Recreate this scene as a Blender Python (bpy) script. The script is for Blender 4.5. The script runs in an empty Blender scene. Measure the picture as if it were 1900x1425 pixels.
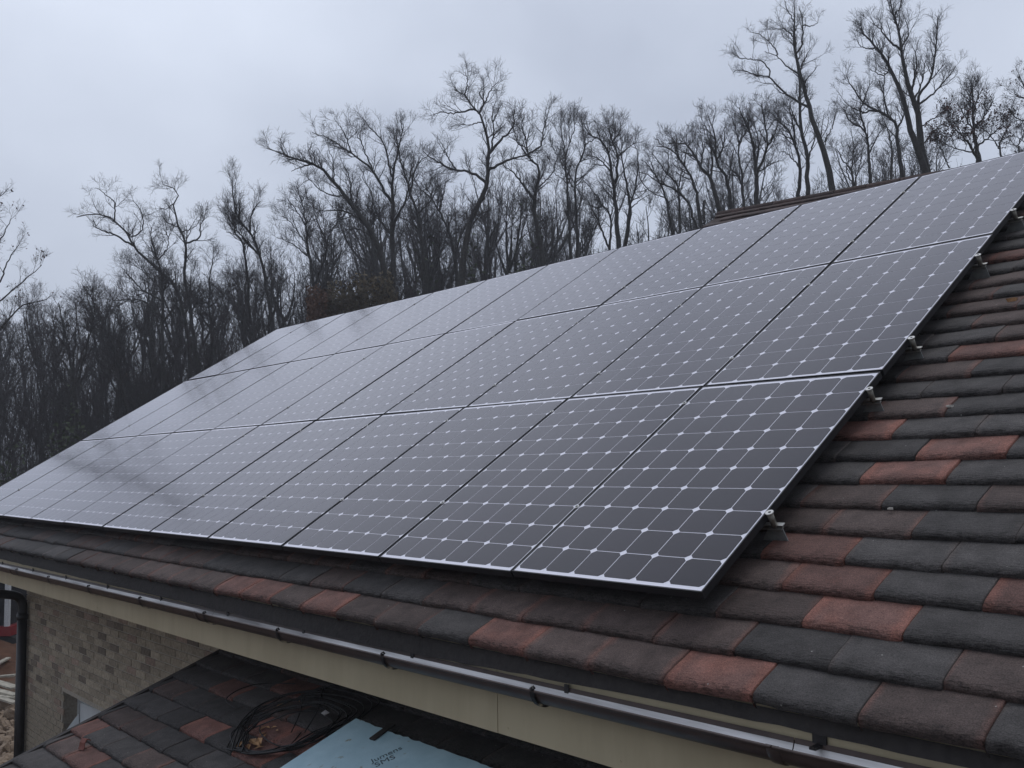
import bpy, math, random
import numpy as np
from mathutils import Matrix, Vector

S = bpy.context.scene
COL = S.collection
R = math.radians

# ------------------------------------------------------------------ camera
F_PX, CX, CY = 1740.6863, 950.0, 712.5
CAM = np.array([2.0310, -2.7361, 0.4673])
RIGHT = np.array([0.6724, 0.7400, -0.0179]); RIGHT /= np.linalg.norm(RIGHT)
FWD = np.array([-0.7365, 0.6713, 0.0836]); FWD -= RIGHT * (FWD @ RIGHT); FWD /= np.linalg.norm(FWD)
DOWN = np.cross(FWD, RIGHT); DOWN /= np.linalg.norm(DOWN)
cam_d = bpy.data.cameras.new('camera')
cam_d.sensor_width = 36.0
cam_d.lens = 36.0 * F_PX / 1900.0
cam_d.clip_start = 0.05
cam_d.clip_end = 3000
cam = bpy.data.objects.new('camera', cam_d)
COL.objects.link(cam)
cm = Matrix.Identity(4)
for i in range(3):
    cm[i][0] = RIGHT[i]; cm[i][1] = -DOWN[i]; cm[i][2] = -FWD[i]; cm[i][3] = CAM[i]
cam.matrix_world = cm
S.camera = cam

# ------------------------------------------------------------------ world, sun, exposure
W = bpy.data.worlds.new('World')
S.world = W
W.use_nodes = True
nt = W.node_tree
for n in list(nt.nodes):
    nt.nodes.remove(n)
def wn(t, **k):
    n = nt.nodes.new(t)
    for a, b in k.items():
        setattr(n, a, b)
    return n
out = wn('ShaderNodeOutputWorld'); bg = wn('ShaderNodeBackground')
bg.inputs['Strength'].default_value = 0.1
SUN_EL, SUN_AZ = R(72), R(100)      # azimuth measured from +X towards +Y
sky = wn('ShaderNodeTexSky', sky_type='NISHITA')
sky.sun_disc = False
sky.sun_elevation = SUN_EL
sky.sun_rotation = R(90) - SUN_AZ
tc = wn('ShaderNodeTexCoord')
mp = wn('ShaderNodeMapping'); mp.inputs['Scale'].default_value = (1.0, 1.0, 1.5)
mp.inputs['Rotation'].default_value = (0.1, 0.2, 0.5)
n1 = wn('ShaderNodeTexNoise'); n1.inputs['Scale'].default_value = 1.5; n1.inputs['Detail'].default_value = 6; n1.inputs['Roughness'].default_value = 0.46
n1.inputs['Distortion'].default_value = 0.15
cr = wn('ShaderNodeValToRGB')
cr.color_ramp.elements[0].position = 0.36; cr.color_ramp.elements[0].color = (0.415, 0.458, 0.555, 1)
cr.color_ramp.elements[1].position = 0.62; cr.color_ramp.elements[1].color = (0.645, 0.70, 0.81, 1)
sc10 = wn('ShaderNodeVectorMath', operation='SCALE'); sc10.inputs['Scale'].default_value = 10.0
mix = wn('ShaderNodeMixRGB'); mix.inputs['Fac'].default_value = 0.94
L = nt.links.new
L(tc.outputs['Generated'], mp.inputs['Vector']); L(mp.outputs['Vector'], n1.inputs['Vector'])
L(n1.outputs['Fac'], cr.inputs['Fac']); L(cr.outputs['Color'], sc10.inputs[0])
L(sky.outputs['Color'], mix.inputs['Color1']); L(sc10.outputs['Vector'], mix.inputs['Color2'])
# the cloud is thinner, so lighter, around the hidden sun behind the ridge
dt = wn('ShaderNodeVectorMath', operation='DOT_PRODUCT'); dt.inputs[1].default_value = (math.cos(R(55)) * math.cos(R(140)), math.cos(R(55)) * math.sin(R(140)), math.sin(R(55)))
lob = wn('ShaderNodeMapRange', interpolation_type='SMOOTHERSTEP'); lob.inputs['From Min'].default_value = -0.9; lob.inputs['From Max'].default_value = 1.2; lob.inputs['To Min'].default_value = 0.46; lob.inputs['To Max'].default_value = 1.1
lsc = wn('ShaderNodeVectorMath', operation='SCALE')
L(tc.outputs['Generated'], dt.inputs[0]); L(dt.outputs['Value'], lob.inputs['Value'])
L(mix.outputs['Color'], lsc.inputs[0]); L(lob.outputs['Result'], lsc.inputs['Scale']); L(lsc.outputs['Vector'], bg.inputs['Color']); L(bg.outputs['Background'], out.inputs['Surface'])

sd = bpy.data.lights.new('sun', 'SUN'); sd.energy = 0.5; sd.angle = R(30); sd.color = (1.0, 0.97, 0.93)
sun = bpy.data.objects.new('sun', sd); COL.objects.link(sun)
sdir = Vector((math.cos(SUN_EL) * math.cos(SUN_AZ), math.cos(SUN_EL) * math.sin(SUN_AZ), math.sin(SUN_EL)))
sun.rotation_euler = sdir.to_track_quat('Z', 'Y').to_euler()

S.view_settings.view_transform = 'Standard'
S.view_settings.look = 'None'
S.view_settings.gamma = 1.0
S.view_settings.use_curve_mapping = False
S.view_settings.exposure = 0.2
S.cycles.max_bounces = 8
S.cycles.diffuse_bounces = 3

# ------------------------------------------------------------------ frames
PITCH = R(31.2)
ROOF = np.array([[1, 0, 0], [0, math.cos(PITCH), -math.sin(PITCH)], [0, math.sin(PITCH), math.cos(PITCH)]])   # columns: along eave, up slope, normal
LP, LZ = R(19.3), -1.02
LEAN = np.array([[1, 0, 0], [0, math.cos(LP), -math.sin(LP)], [0, math.sin(LP), math.cos(LP)]])
LEAN_O = np.array([0, 0, LZ])
GROUND = -4.2
def ray(x, y):
    d = (x - CX) / F_PX * RIGHT + (y - CY) / F_PX * DOWN + FWD
    return d
def at_depth(x, y, D):
    return CAM + D * ray(x, y)
def at_y(x, y, Y):
    d = ray(x, y); return CAM + d * ((Y - CAM[1]) / d[1])
def at_z(x, y, Z):
    d = ray(x, y); return CAM + d * ((Z - CAM[2]) / d[2])
def on_main(x, y, n=0.0):
    d = ROOF.T @ ray(x, y); c = ROOF.T @ CAM
    return c + d * ((n - c[2]) / d[2])
def on_lean(x, y, n=0.0):
    d = LEAN.T @ ray(x, y); c = LEAN.T @ (CAM - LEAN_O)
    return c + d * ((n - c[2]) / d[2])
def px(P):
    v = np.asarray(P, float) - CAM
    w = v @ FWD
    return CX + F_PX * (v @ RIGHT) / w, CY + F_PX * (v @ DOWN) / w, w
def m4(rot, loc):
    m = Matrix.Identity(4)
    for i in range(3):
        for j in range(3):
            m[i][j] = rot[i][j]
        m[i][3] = loc[i]
    return m

# ------------------------------------------------------------------ object helpers
def tag(o, label=None, cat=None, group=None, kind=None):
    if label: o['label'] = label
    if cat: o['category'] = cat
    if group: o['group'] = group
    if kind: o['kind'] = kind
    return o
def thing(name, label, cat, loc=(0, 0, 0), group=None, rot=None):
    o = bpy.data.objects.new(name, None)
    o.empty_display_size = 0.2
    COL.objects.link(o)
    o.matrix_world = m4(rot, loc) if rot is not None else Matrix.Translation(Vector(loc))
    return tag(o, label, cat, group)
def link(name, me, parent=None, loc=None, mat=None):
    o = bpy.data.objects.new(name, me)
    COL.objects.link(o)
    if parent is not None: o.parent = parent
    if loc is not None: o.location = loc
    if mat is not None: me.materials.append(mat)
    return o
def part(name, verts, faces, mat, parent=None, smooth=False):
    me = bpy.data.meshes.new(name)
    me.from_pydata([tuple(map(float, v)) for v in verts], [], faces)
    me.update()
    if smooth:
        me.polygons.foreach_set('use_smooth', [True] * len(me.polygons))
    return link(name, me, parent, None, mat)
class MB:
    """collects shapes into one mesh"""
    def __init__(s): s.v = []; s.f = []
    def add(s, v, f):
        b = len(s.v); s.v += [tuple(map(float, p)) for p in v]; s.f += [tuple(i + b for i in q) for q in f]; return s
    def box(s, a, b, T=None, bev=0.0):
        x0, y0, z0 = a; x1, y1, z1 = b
        v = np.array([(x, y, z) for x in (x0, x1) for y in (y0, y1) for z in (z0, z1)], float)
        if T is not None: v = np.array([T(p) for p in v])
        return s.add(v, [(0, 1, 3, 2), (4, 6, 7, 5), (0, 4, 5, 1), (2, 3, 7, 6), (0, 2, 6, 4), (1, 5, 7, 3)])
    def cyl(s, p0, p1, r, n=12, r2=None, cap=True):
        p0 = np.array(p0, float); p1 = np.array(p1, float); t = p1 - p0; t /= np.linalg.norm(t)
        a = np.cross(t, [0, 0, 1] if abs(t[2]) < .9 else [1, 0, 0]); a /= np.linalg.norm(a); b = np.cross(t, a)
        r2 = r if r2 is None else r2
        ang = np.arange(n) * 2 * math.pi / n
        c = np.cos(ang)[:, None] * a + np.sin(ang)[:, None] * b
        v = np.vstack([p0 + c * r, p1 + c * r2])
        f = [(i, (i + 1) % n, n + (i + 1) % n, n + i) for i in range(n)]
        if cap: f += [tuple(range(n))[::-1], tuple(range(n, 2 * n))]
        return s.add(v, f)
    def tube(s, pts, r, n=8):
        P = np.array(pts, float)[None]; Rr = np.full((1, len(pts)), r) if np.isscalar(r) else np.array(r, float)[None]
        v, f = tubes(P, Rr, n); return s.add(v, [tuple(q) for q in f])
    def build(s, name, mat, parent=None, smooth=False): return part(name, s.v, s.f, mat, parent, smooth)
def tubes(P, Rr, n):
    """P (N,K,3), Rr (N,K) -> verts, quads"""
    N, K, _ = P.shape
    T = np.gradient(P, axis=1); T /= (np.linalg.norm(T, axis=2, keepdims=True) + 1e-9)
    ref = np.where(np.abs(T[:, :1, 2:3]) < .9, np.array([0, 0, 1.]), np.array([1., 0, 0]))
    ref = np.broadcast_to(ref, T.shape)
    A = np.cross(T, ref); A /= (np.linalg.norm(A, axis=2, keepdims=True) + 1e-9); B = np.cross(T, A)
    ang = np.arange(n) * 2 * math.pi / n
    V = P[:, :, None, :] + Rr[:, :, None, None] * (np.cos(ang)[None, None, :, None] * A[:, :, None, :] + np.sin(ang)[None, None, :, None] * B[:, :, None, :])
    idx = np.arange(N * K * n).reshape(N, K, n)
    a = idx[:, :-1]; b = idx[:, 1:]
    Fq = np.stack([a, np.roll(a, -1, 2), np.roll(b, -1, 2), b], -1).reshape(-1, 4)
    return V.reshape(-1, 3), Fq
def np_mesh(name, V, Fq, mat=None, smooth=True):
    me = bpy.data.meshes.new(name)
    V = np.ascontiguousarray(V, np.float32); Fq = np.ascontiguousarray(Fq, np.int32)
    k = Fq.shape[1]
    me.vertices.add(len(V)); me.vertices.foreach_set('co', V.ravel())
    me.loops.add(Fq.size); me.loops.foreach_set('vertex_index', Fq.ravel())
    me.polygons.add(len(Fq))
    me.polygons.foreach_set('loop_start', np.arange(0, Fq.size, k, dtype=np.int32))
    me.polygons.foreach_set('use_smooth', np.full(len(Fq), smooth))
    me.update(calc_edges=True)
    if mat: me.materials.append(mat)
    return me

# ------------------------------------------------------------------ materials
def new_mat(name):
    m = bpy.data.materials.new(name); m.use_nodes = True
    t = m.node_tree; b = t.nodes['Principled BSDF']
    return m, t, b
def simple(name, col, rough=.6, metal=0, var=.15, scale=30, bump=.0, bscale=80, spec=.5):
    m, t, b = new_mat(name)
    tcn = t.nodes.new('ShaderNodeTexCoord'); nz = t.nodes.new('ShaderNodeTexNoise')
    nz.inputs['Scale'].default_value = scale; nz.inputs['Detail'].default_value = 5
    t.links.new(tcn.outputs['Object'], nz.inputs['Vector'])
    r = t.nodes.new('ShaderNodeValToRGB')
    r.color_ramp.elements[0].position = .3; r.color_ramp.elements[1].position = .7
    r.color_ramp.elements[0].color = (*[c * (1 - var) for c in col], 1)
    r.color_ramp.elements[1].color = (*[min(1, c * (1 + var)) for c in col], 1)
    t.links.new(nz.outputs['Fac'], r.inputs['Fac']); t.links.new(r.outputs['Color'], b.inputs['Base Color'])
    b.inputs['Roughness'].default_value = rough; b.inputs['Metallic'].default_value = metal
    b.inputs['Specular IOR Level'].default_value = spec
    if bump:
        n2 = t.nodes.new('ShaderNodeTexNoise'); n2.inputs['Scale'].default_value = bscale; n2.inputs['Detail'].default_value = 6
        t.links.new(tcn.outputs['Object'], n2.inputs['Vector'])
        bp = t.nodes.new('ShaderNodeBump'); bp.inputs['Strength'].default_value = bump; bp.inputs['Distance'].default_value = .01
        t.links.new(n2.outputs['Fac'], bp.inputs['Height']); t.links.new(bp.outputs['Normal'], b.inputs['Normal'])
    return m
def tile_mat(name, core, edge, smear):
    """through-coloured concrete tile with a dark slurry coat that thins out towards the sides"""
    m, t, b = new_mat(name)
    N = t.nodes.new; Lk = t.links.new
    tcn = N('ShaderNodeTexCoord'); oi = N('ShaderNodeObjectInfo')
    vadd = N('ShaderNodeVectorMath'); vadd.operation = 'ADD'
    rs = N('ShaderNodeVectorMath'); rs.operation = 'SCALE'; rs.inputs['Scale'].default_value = 37.0
    comb = N('ShaderNodeCombineXYZ')
    for i in range(3): Lk(oi.outputs['Random'], comb.inputs[i])
    Lk(comb.outputs[0], rs.inputs[0]); Lk(tcn.outputs['Object'], vadd.inputs[0]); Lk(rs.outputs[0], vadd.inputs[1])
    big = N('ShaderNodeTexNoise'); big.inputs['Scale'].default_value = 6; big.inputs['Detail'].default_value = 5; big.inputs['Roughness'].default_value = .6
    Lk(vadd.outputs[0], big.inputs['Vector'])
    sep = N('ShaderNodeSeparateXYZ'); Lk(tcn.outputs['Object'], sep.inputs[0])
    ab = N('ShaderNodeMath'); ab.operation = 'ABSOLUTE'; Lk(sep.outputs['X'], ab.inputs[0])
    e = N('ShaderNodeMapRange'); e.inputs['From Min'].default_value = .125; e.inputs['From Max'].default_value = .172
    Lk(ab.outputs[0], e.inputs['Value'])
    ad = N('ShaderNodeMath'); ad.operation = 'MULTIPLY_ADD'; ad.inputs[1].default_value = .55
    Lk(e.outputs[0], ad.inputs[0]); Lk(big.outputs['Fac'], ad.inputs[2])
    rnd = N('ShaderNodeMath'); rnd.operation = 'MULTIPLY_ADD'; rnd.inputs[1].default_value = .22; rnd.inputs[2].default_value = -.11
    Lk(oi.outputs['Random'], rnd.inputs[0])
    sm = N('ShaderNodeMath'); sm.operation = 'ADD'; Lk(ad.outputs[0], sm.inputs[0]); Lk(rnd.outputs[0], sm.inputs[1])
    mr = N('ShaderNodeMapRange'); mr.inputs['From Min'].default_value = smear - .12; mr.inputs['From Max'].default_value = smear + .2
    Lk(sm.outputs[0], mr.inputs['Value'])
    c1 = N('ShaderNodeMixRGB'); c1.inputs[1].default_value = (*core, 1); c1.inputs[2].default_value = (*edge, 1)
    Lk(mr.outputs[0], c1.inputs[0])
    # grit and lichen speckle
    sp = N('ShaderNodeTexNoise'); sp.inputs['Scale'].default_value = 240; sp.inputs['Detail'].default_value = 4; Lk(vadd.outputs[0], sp.inputs['Vector'])
    spr = N('ShaderNodeMapRange'); spr.inputs['From Min'].default_value = .3; spr.inputs['From Max'].default_value = .72; spr.inputs['To Min'].default_value = .5; spr.inputs['To Max'].default_value = 1.5
    Lk(sp.outputs['Fac'], spr.inputs['Value'])
    ov = N('ShaderNodeMath'); ov.operation = 'MULTIPLY_ADD'; ov.inputs[1].default_value = .5; ov.inputs[2].default_value = .76
    Lk(oi.outputs['Random'], ov.inputs[0])
    mm = N('ShaderNodeMath'); mm.operation = 'MULTIPLY'; Lk(spr.outputs[0], mm.inputs[0]); Lk(ov.outputs[0], mm.inputs[1])
    wz_ = N('ShaderNodeTexNoise'); wz_.inputs['Scale'].default_value = 11; wz_.inputs['Detail'].default_value = 6; wz_.inputs['Roughness'].default_value = .62; Lk(vadd.outputs[0], wz_.inputs['Vector'])
    wr_ = N('ShaderNodeMapRange'); wr_.inputs['From Min'].default_value = .3; wr_.inputs['From Max'].default_value = .7; wr_.inputs['To Min'].default_value = .68; wr_.inputs['To Max'].default_value = 1.3; Lk(wz_.outputs['Fac'], wr_.inputs['Value'])
    m2_ = N('ShaderNodeMath'); m2_.operation = 'MULTIPLY'; Lk(mm.outputs[0], m2_.inputs[0]); Lk(wr_.outputs[0], m2_.inputs[1])
    c2 = N('ShaderNodeVectorMath'); c2.operation = 'SCALE'; Lk(c1.outputs[0], c2.inputs[0]); Lk(m2_.outputs[0], c2.inputs['Scale'])
    dots = N('ShaderNodeTexVoronoi'); dots.inputs['Scale'].default_value = 13; Lk(vadd.outputs[0], dots.inputs['Vector'])
    dl = N('ShaderNodeMath'); dl.operation = 'LESS_THAN'; dl.inputs[1].default_value = .035; Lk(dots.outputs['Distance'], dl.inputs[0])
    # riven pits along the rounded nose hold dirt
    pm = N('ShaderNodeMapping'); pm.inputs['Scale'].default_value = (38, 150, 150); Lk(vadd.outputs[0], pm.inputs['Vector'])
    pn = N('ShaderNodeTexNoise'); pn.inputs['Scale'].default_value = 1; pn.inputs['Detail'].default_value = 5; pn.inputs['Roughness'].default_value = .6; Lk(pm.outputs[0], pn.inputs['Vector'])
    nose = N('ShaderNodeMapRange'); nose.inputs['From Min'].default_value = .075; nose.inputs['From Max'].default_value = .012; nose.inputs['To Min'].default_value = -.16; nose.inputs['To Max'].default_value = .04; Lk(sep.outputs['Y'], nose.inputs['Value'])
    pa = N('ShaderNodeMath'); pa.operation = 'ADD'; Lk(pn.outputs['Fac'], pa.inputs[0]); Lk(nose.outputs[0], pa.inputs[1])
    pr = N('ShaderNodeMapRange'); pr.inputs['From Min'].default_value = .52; pr.inputs['From Max'].default_value = .66; pr.inputs['To Min'].default_value = 1; pr.inputs['To Max'].default_value = .45; Lk(pa.outputs[0], pr.inputs['Value'])
    c2b = N('ShaderNodeVectorMath'); c2b.operation = 'SCALE'; Lk(c2.outputs[0], c2b.inputs[0]); Lk(pr.outputs[0], c2b.inputs['Scale'])
    c3 = N('ShaderNodeMixRGB'); c3.inputs[2].default_value = (.30, .29, .27, 1); Lk(dl.outputs[0], c3.inputs[0]); Lk(c2b.outputs[0], c3.inputs[1])
    Lk(c3.outputs[0], b.inputs['Base Color'])
    b.inputs['Roughness'].default_value = .78; b.inputs['Specular IOR Level'].default_value = .3
    st = N('ShaderNodeMapping'); st.inputs['Scale'].default_value = (30, 90, 90); Lk(vadd.outputs[0], st.inputs['Vector'])
    bn = N('ShaderNodeTexNoise'); bn.inputs['Scale'].default_value = 1.0; bn.inputs['Detail'].default_value = 7; bn.inputs['Roughness'].default_value = .65; Lk(st.outputs[0], bn.inputs['Vector'])
    nb = N('ShaderNodeMapRange'); nb.inputs['From Min'].default_value = .07; nb.inputs['From Max'].default_value = .0; nb.inputs['To Min'].default_value = .25; nb.inputs['To Max'].default_value = 1.0
    Lk(sep.outputs['Y'], nb.inputs['Value'])
    bp = N('ShaderNodeBump'); bp.inputs['Distance'].default_value = .014; Lk(nb.outputs[0], bp.inputs['Strength'])
    Lk(bn.outputs['Fac'], bp.inputs['Height']); Lk(bp.outputs['Normal'], b.inputs['Normal'])
    return m
M_TILE = {'dark': tile_mat('dark concrete tile', (.066, .060, .058), (.088, .072, .066), .95),
          'brown': tile_mat('brown concrete tile', (.090, .066, .059), (.145, .080, .066), .80),
          'red': tile_mat('red concrete tile', (.150, .080, .067), (.215, .096, .074), .62),
          'maroon': tile_mat('maroon brown tile', (.074, .052, .047), (.085, .056, .050), .9)}
def glass_like(name, col, rough, stripes=False):
    m, t, b = new_mat(name)
    N = t.nodes.new; Lk = t.links.new
    tcn = N('ShaderNodeTexCoord'); oi = N('ShaderNodeObjectInfo')
    if stripes:
        sep = N('ShaderNodeSeparateXYZ'); Lk(tcn.outputs['Object'], sep.inputs[0])
        w = N('ShaderNodeMath'); w.operation = 'MULTIPLY'; w.inputs[1].default_value = 2 * math.pi / .0080; Lk(sep.outputs['Y'], w.inputs[0])
        s_ = N('ShaderNodeMath'); s_.operation = 'SINE'; Lk(w.outputs[0], s_.inputs[0])
        k = N('ShaderNodeMapRange'); k.inputs['From Min'].default_value = -1; k.inputs['To Min'].default_value = .72; k.inputs['To Max'].default_value = 1.28; Lk(s_.outputs[0], k.inputs['Value'])
        ov = N('ShaderNodeMath'); ov.operation = 'MULTIPLY_ADD'; ov.inputs[1].default_value = .55; ov.inputs[2].default_value = .72; Lk(oi.outputs['Random'], ov.inputs[0])
        mm = N('ShaderNodeMath'); mm.operation = 'MULTIPLY'; Lk(k.outputs[0], mm.inputs[0]); Lk(ov.outputs[0], mm.inputs[1])
        c = N('ShaderNodeVectorMath'); c.operation = 'SCALE'; c.inputs[0].default_value = col; Lk(mm.outputs[0], c.inputs['Scale'])
        Lk(c.outputs[0], b.inputs['Base Color'])
    else:
        b.inputs['Base Color'].default_value = (*col, 1)
    geo = N('ShaderNodeNewGeometry')
    wz = N('ShaderNodeTexNoise'); wz.inputs['Scale'].default_value = 2.2; wz.inputs['Detail'].default_value = 3; Lk(geo.outputs['Position'], wz.inputs['Vector'])
    rr = N('ShaderNodeMapRange'); rr.inputs['To Min'].default_value = rough * .8; rr.inputs['To Max'].default_value = rough * 1.25; Lk(wz.outputs['Fac'], rr.inputs['Value'])
    Lk(rr.outputs[0], b.inputs['Roughness'])
    b.inputs['IOR'].default_value = 1.25; b.inputs['Coat Tint'].default_value = (.98, .95, 1, 1)
    b.inputs['Coat Weight'].default_value = 1.0; b.inputs['Coat IOR'].default_value = 1.26; b.inputs['Coat Roughness'].default_value = rough
    bp = N('ShaderNodeBump'); bp.inputs['Strength'].default_value = .12; bp.inputs['Distance'].default_value = .004
    Lk(wz.outputs['Fac'], bp.inputs['Height']); Lk(bp.outputs['Normal'], b.inputs['Normal'])
    return m
M_CELL = glass_like('solar cell under glass', (.0125, .0098, .0125), .10, True)
M_BACK = glass_like('white backsheet under glass', (.86, .89, .90), .10)
M_FRAME = simple('black anodised frame', (.018, .018, .020), .48, .0, .1, spec=.4)
M_FRAME_SIDE = M_FRAME
M_ALU = simple('mill aluminium', (.52, .52, .50), .38, .85, .12, 60)
M_CLAMP = simple('clamp aluminium', (.62, .61, .58), .34, .7, .1, 60)
M_POST = simple('clamp post dull zinc', (.22, .21, .18), .5, .6, .2, 60)
M_PLATE = simple('weathered zinc plate', (.27, .29, .29), .55, .5, .2, 40)
M_BOLT = simple('dark bolt socket', (.04, .04, .04), .5, .6)
M_GUT_OUT = simple('brown painted gutter', (.060, .041, .036), .42, .0, .25, 12)
M_GUT_LIP = M_GUT_OUT
M_BRACK = simple('dark brown bracket', (.014, .012, .013), .5)
M_FELT = simple('black roofing felt', (.028, .024, .023), .8, 0, .3, 25, .6, 60)
M_FASCIA = simple('cream painted fascia', (.52, .455, .32), .6, 0, .06, 14, .08, 120)
M_DECK = simple('roof underlay', (.012, .012, .012), .9)
M_WOOD = simple('dark stained board', (.028, .022, .02), .7, 0, .3, 20)
M_MORTAR = simple('grey mortar', (.38, .345, .29), .9, 0, .2, 40, .3, 150)
M_PVC = simple('white window plastic', (.62, .66, .68), .4, 0, .06, 8)
M_GLASS = glass_like('dark window pane', (.02, .024, .026), .06)
M_PIPE = simple('black brown downpipe', (.016, .015, .016), .42)
M_CABLE = simple('black cable', (.009, .009, .010), .42)
M_FOAM = None
def brick_mat(name, col):
    m, t, b = new_mat(name); N = t.nodes.new; Lk = t.links.new
    tcn = N('ShaderNodeTexCoord'); oi = N('ShaderNodeObjectInfo')
    ad = N('ShaderNodeVectorMath'); ad.operation = 'ADD'; cb = N('ShaderNodeCombineXYZ')
    ml = N('ShaderNodeMath'); ml.operation = 'MULTIPLY'; ml.inputs[1].default_value = 50; Lk(oi.outputs['Random'], ml.inputs[0])
    Lk(ml.outputs[0], cb.inputs[0]); Lk(tcn.outputs['Object'], ad.inputs[0]); Lk(cb.outputs[0], ad.inputs[1])
    nz = N('ShaderNodeTexNoise'); nz.inputs['Scale'].default_value = 34; nz.inputs['Detail'].default_value = 6; Lk(ad.outputs[0], nz.inputs['Vector'])
    k = N('ShaderNodeMapRange'); k.inputs['From Min'].default_value = .3; k.inputs['From Max'].default_value = .7; k.inputs['To Min'].default_value = .72; k.inputs['To Max'].default_value = 1.25; Lk(nz.outputs['Fac'], k.inputs['Value'])
    ov = N('ShaderNodeMath'); ov.operation = 'MULTIPLY_ADD'; ov.inputs[1].default_value = .42; ov.inputs[2].default_value = .78; Lk(oi.outputs['Random'], ov.inputs[0])
    mm = N('ShaderNodeMath'); mm.operation = 'MULTIPLY'; Lk(k.outputs[0], mm.inputs[0]); Lk(ov.outputs[0], mm.inputs[1])
    c = N('ShaderNodeVectorMath'); c.operation = 'SCALE'; c.inputs[0].default_value = col; Lk(mm.outputs[0], c.inputs['Scale'])
    Lk(c.outputs[0], b.inputs['Base Color']); b.inputs['Roughness'].default_value = .9; b.inputs['Specular IOR Level'].default_value = .2
    bp = N('ShaderNodeBump'); bp.inputs['Strength'].default_value = .5; bp.inputs['Distance'].default_value = .006
    Lk(nz.outputs['Fac'], bp.inputs['Height']); Lk(bp.outputs['Normal'], b.inputs['Normal'])
    return m
M_BRICK = {'buff': brick_mat('buff brick', (.36, .31, .24)), 'dark': brick_mat('burnt brick', (.215, .182, .148)), 'pink': brick_mat('pinkish brick', (.34, .26, .21))}
M_BARK = simple('grey brown bark', (.062, .060, .056), .9, 0, .35, 14, .5, 40, .15)
M_TWIG = simple('dark twig bark', (.058, .052, .052), .9, 0, .2, 3, 0, 80, .1)
M_MUD = simple('muddy ground', (.105, .072, .05), .95, 0, .4, .35, .8, 6, .1)
M_EVERGREEN = simple('dark evergreen leaf', (.060, .074, .040), .7, 0, .45, 1.3, 0, 80, .2)
M_OLIVE = simple('mixed olive brown hedge leaf', (.125, .102, .066), .75, 0, .5, 1.1, 0, 80, .15)
M_BEECH = simple('dead bronze leaf', (.125, .074, .052), .8, 0, .4, 1.5, 0, 80, .15)
M_OAK = simple('dead oak leaf', (.085, .040, .034), .8, 0, .4, 2, 0, 80, .15)

# ------------------------------------------------------------------ ground
g = part('ground', [(-380, -380, GROUND), (380, -380, GROUND), (380, 380, GROUND), (-380, 380, GROUND)], [(0, 1, 2, 3)], M_MUD)
tag(g, kind='structure')

# ------------------------------------------------------------------ roof tiles
TW, GAUGE, LGAUGE = .344, .1755, .180
PROF = [(.004, -.012), (-.002, -.004), (-.0035, .007), (-.0015, .0165), (.0045, .0222), (.014, .0250), (.034, .0252), (.085, .0188), (.13, .0110), (.18, .0030), (.225, -.006)]
def tile_geo(seed, w=TW):
    rg = np.random.RandomState(seed); nx = 11
    xs = np.concatenate([[-w / 2 + .0018], np.linspace(-w / 2 + .006, w / 2 - .006, nx - 2), [w / 2 - .0018]])
    V = []; Fc = []
    wob = rg.normal(0, 1, (len(PROF), nx)); wob2 = rg.normal(0, 1, (len(PROF), nx))
    tilt = rg.normal(0, .0009); sk = rg.normal(0, .0009)
    for j, (s, h) in enumerate(PROF):
        amp = .0021 if j < 6 else .0005
        for i, x in enumerate(xs):
            drop = .0022 * max(0, (abs(x) - (w / 2 - .006)) / .006) ** 2 if abs(x) > w / 2 - .006 else 0
            V.append((x, s + wob2[j, i] * amp + sk * x / w * 6, h + wob[j, i] * amp * .7 + tilt * x / w * 6 - drop))
    K = len(PROF)
    for j in range(K - 1):
        for i in range(nx - 1):
            a = j * nx + i; Fc.append((a, a + 1, a + nx + 1, a + nx))
    for side in (0, nx - 1):
        b = len(V)
        for j in range(K):
            p = V[j * nx + side]; V.append((p[0], p[1], p[2] - .018))
        for j in range(K - 1):
            q = (j * nx + side, (j + 1) * nx + side, b + j + 1, b + j)
            Fc.append(q if side == 0 else q[::-1])
    return V, Fc
TILE_ME = {}
for kname, mt in M_TILE.items():
    for sd_ in range(5):
        V, Fc = tile_geo(sd_ + 1)
        me = bpy.data.meshes.new('roof_tile'); me.from_pydata(V, [], Fc); me.update()
        me.polygons.foreach_set('use_smooth', [True] * len(me.polygons)); me.materials.append(mt)
        TILE_ME[kname, sd_] = me
LOW = [(.0, -.010), (-.004, .006), (.008, .0225), (.03, .0262), (.10, .017), (.20, -.002)]
def tile_field(spots):
    """many hidden or distant tiles joined, simple section"""
    mb = MB()
    for u, v in spots:
        w = TW / 2 - .002
        vs = [(u + sx * w, v + s, h) for s, h in LOW for sx in (-1, 1)]
        mb.add(vs, [(2 * j, 2 * j + 1, 2 * j + 3, 2 * j + 2) for j in range(len(LOW) - 1)])
    return mb
rng = random.Random(5)

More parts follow.
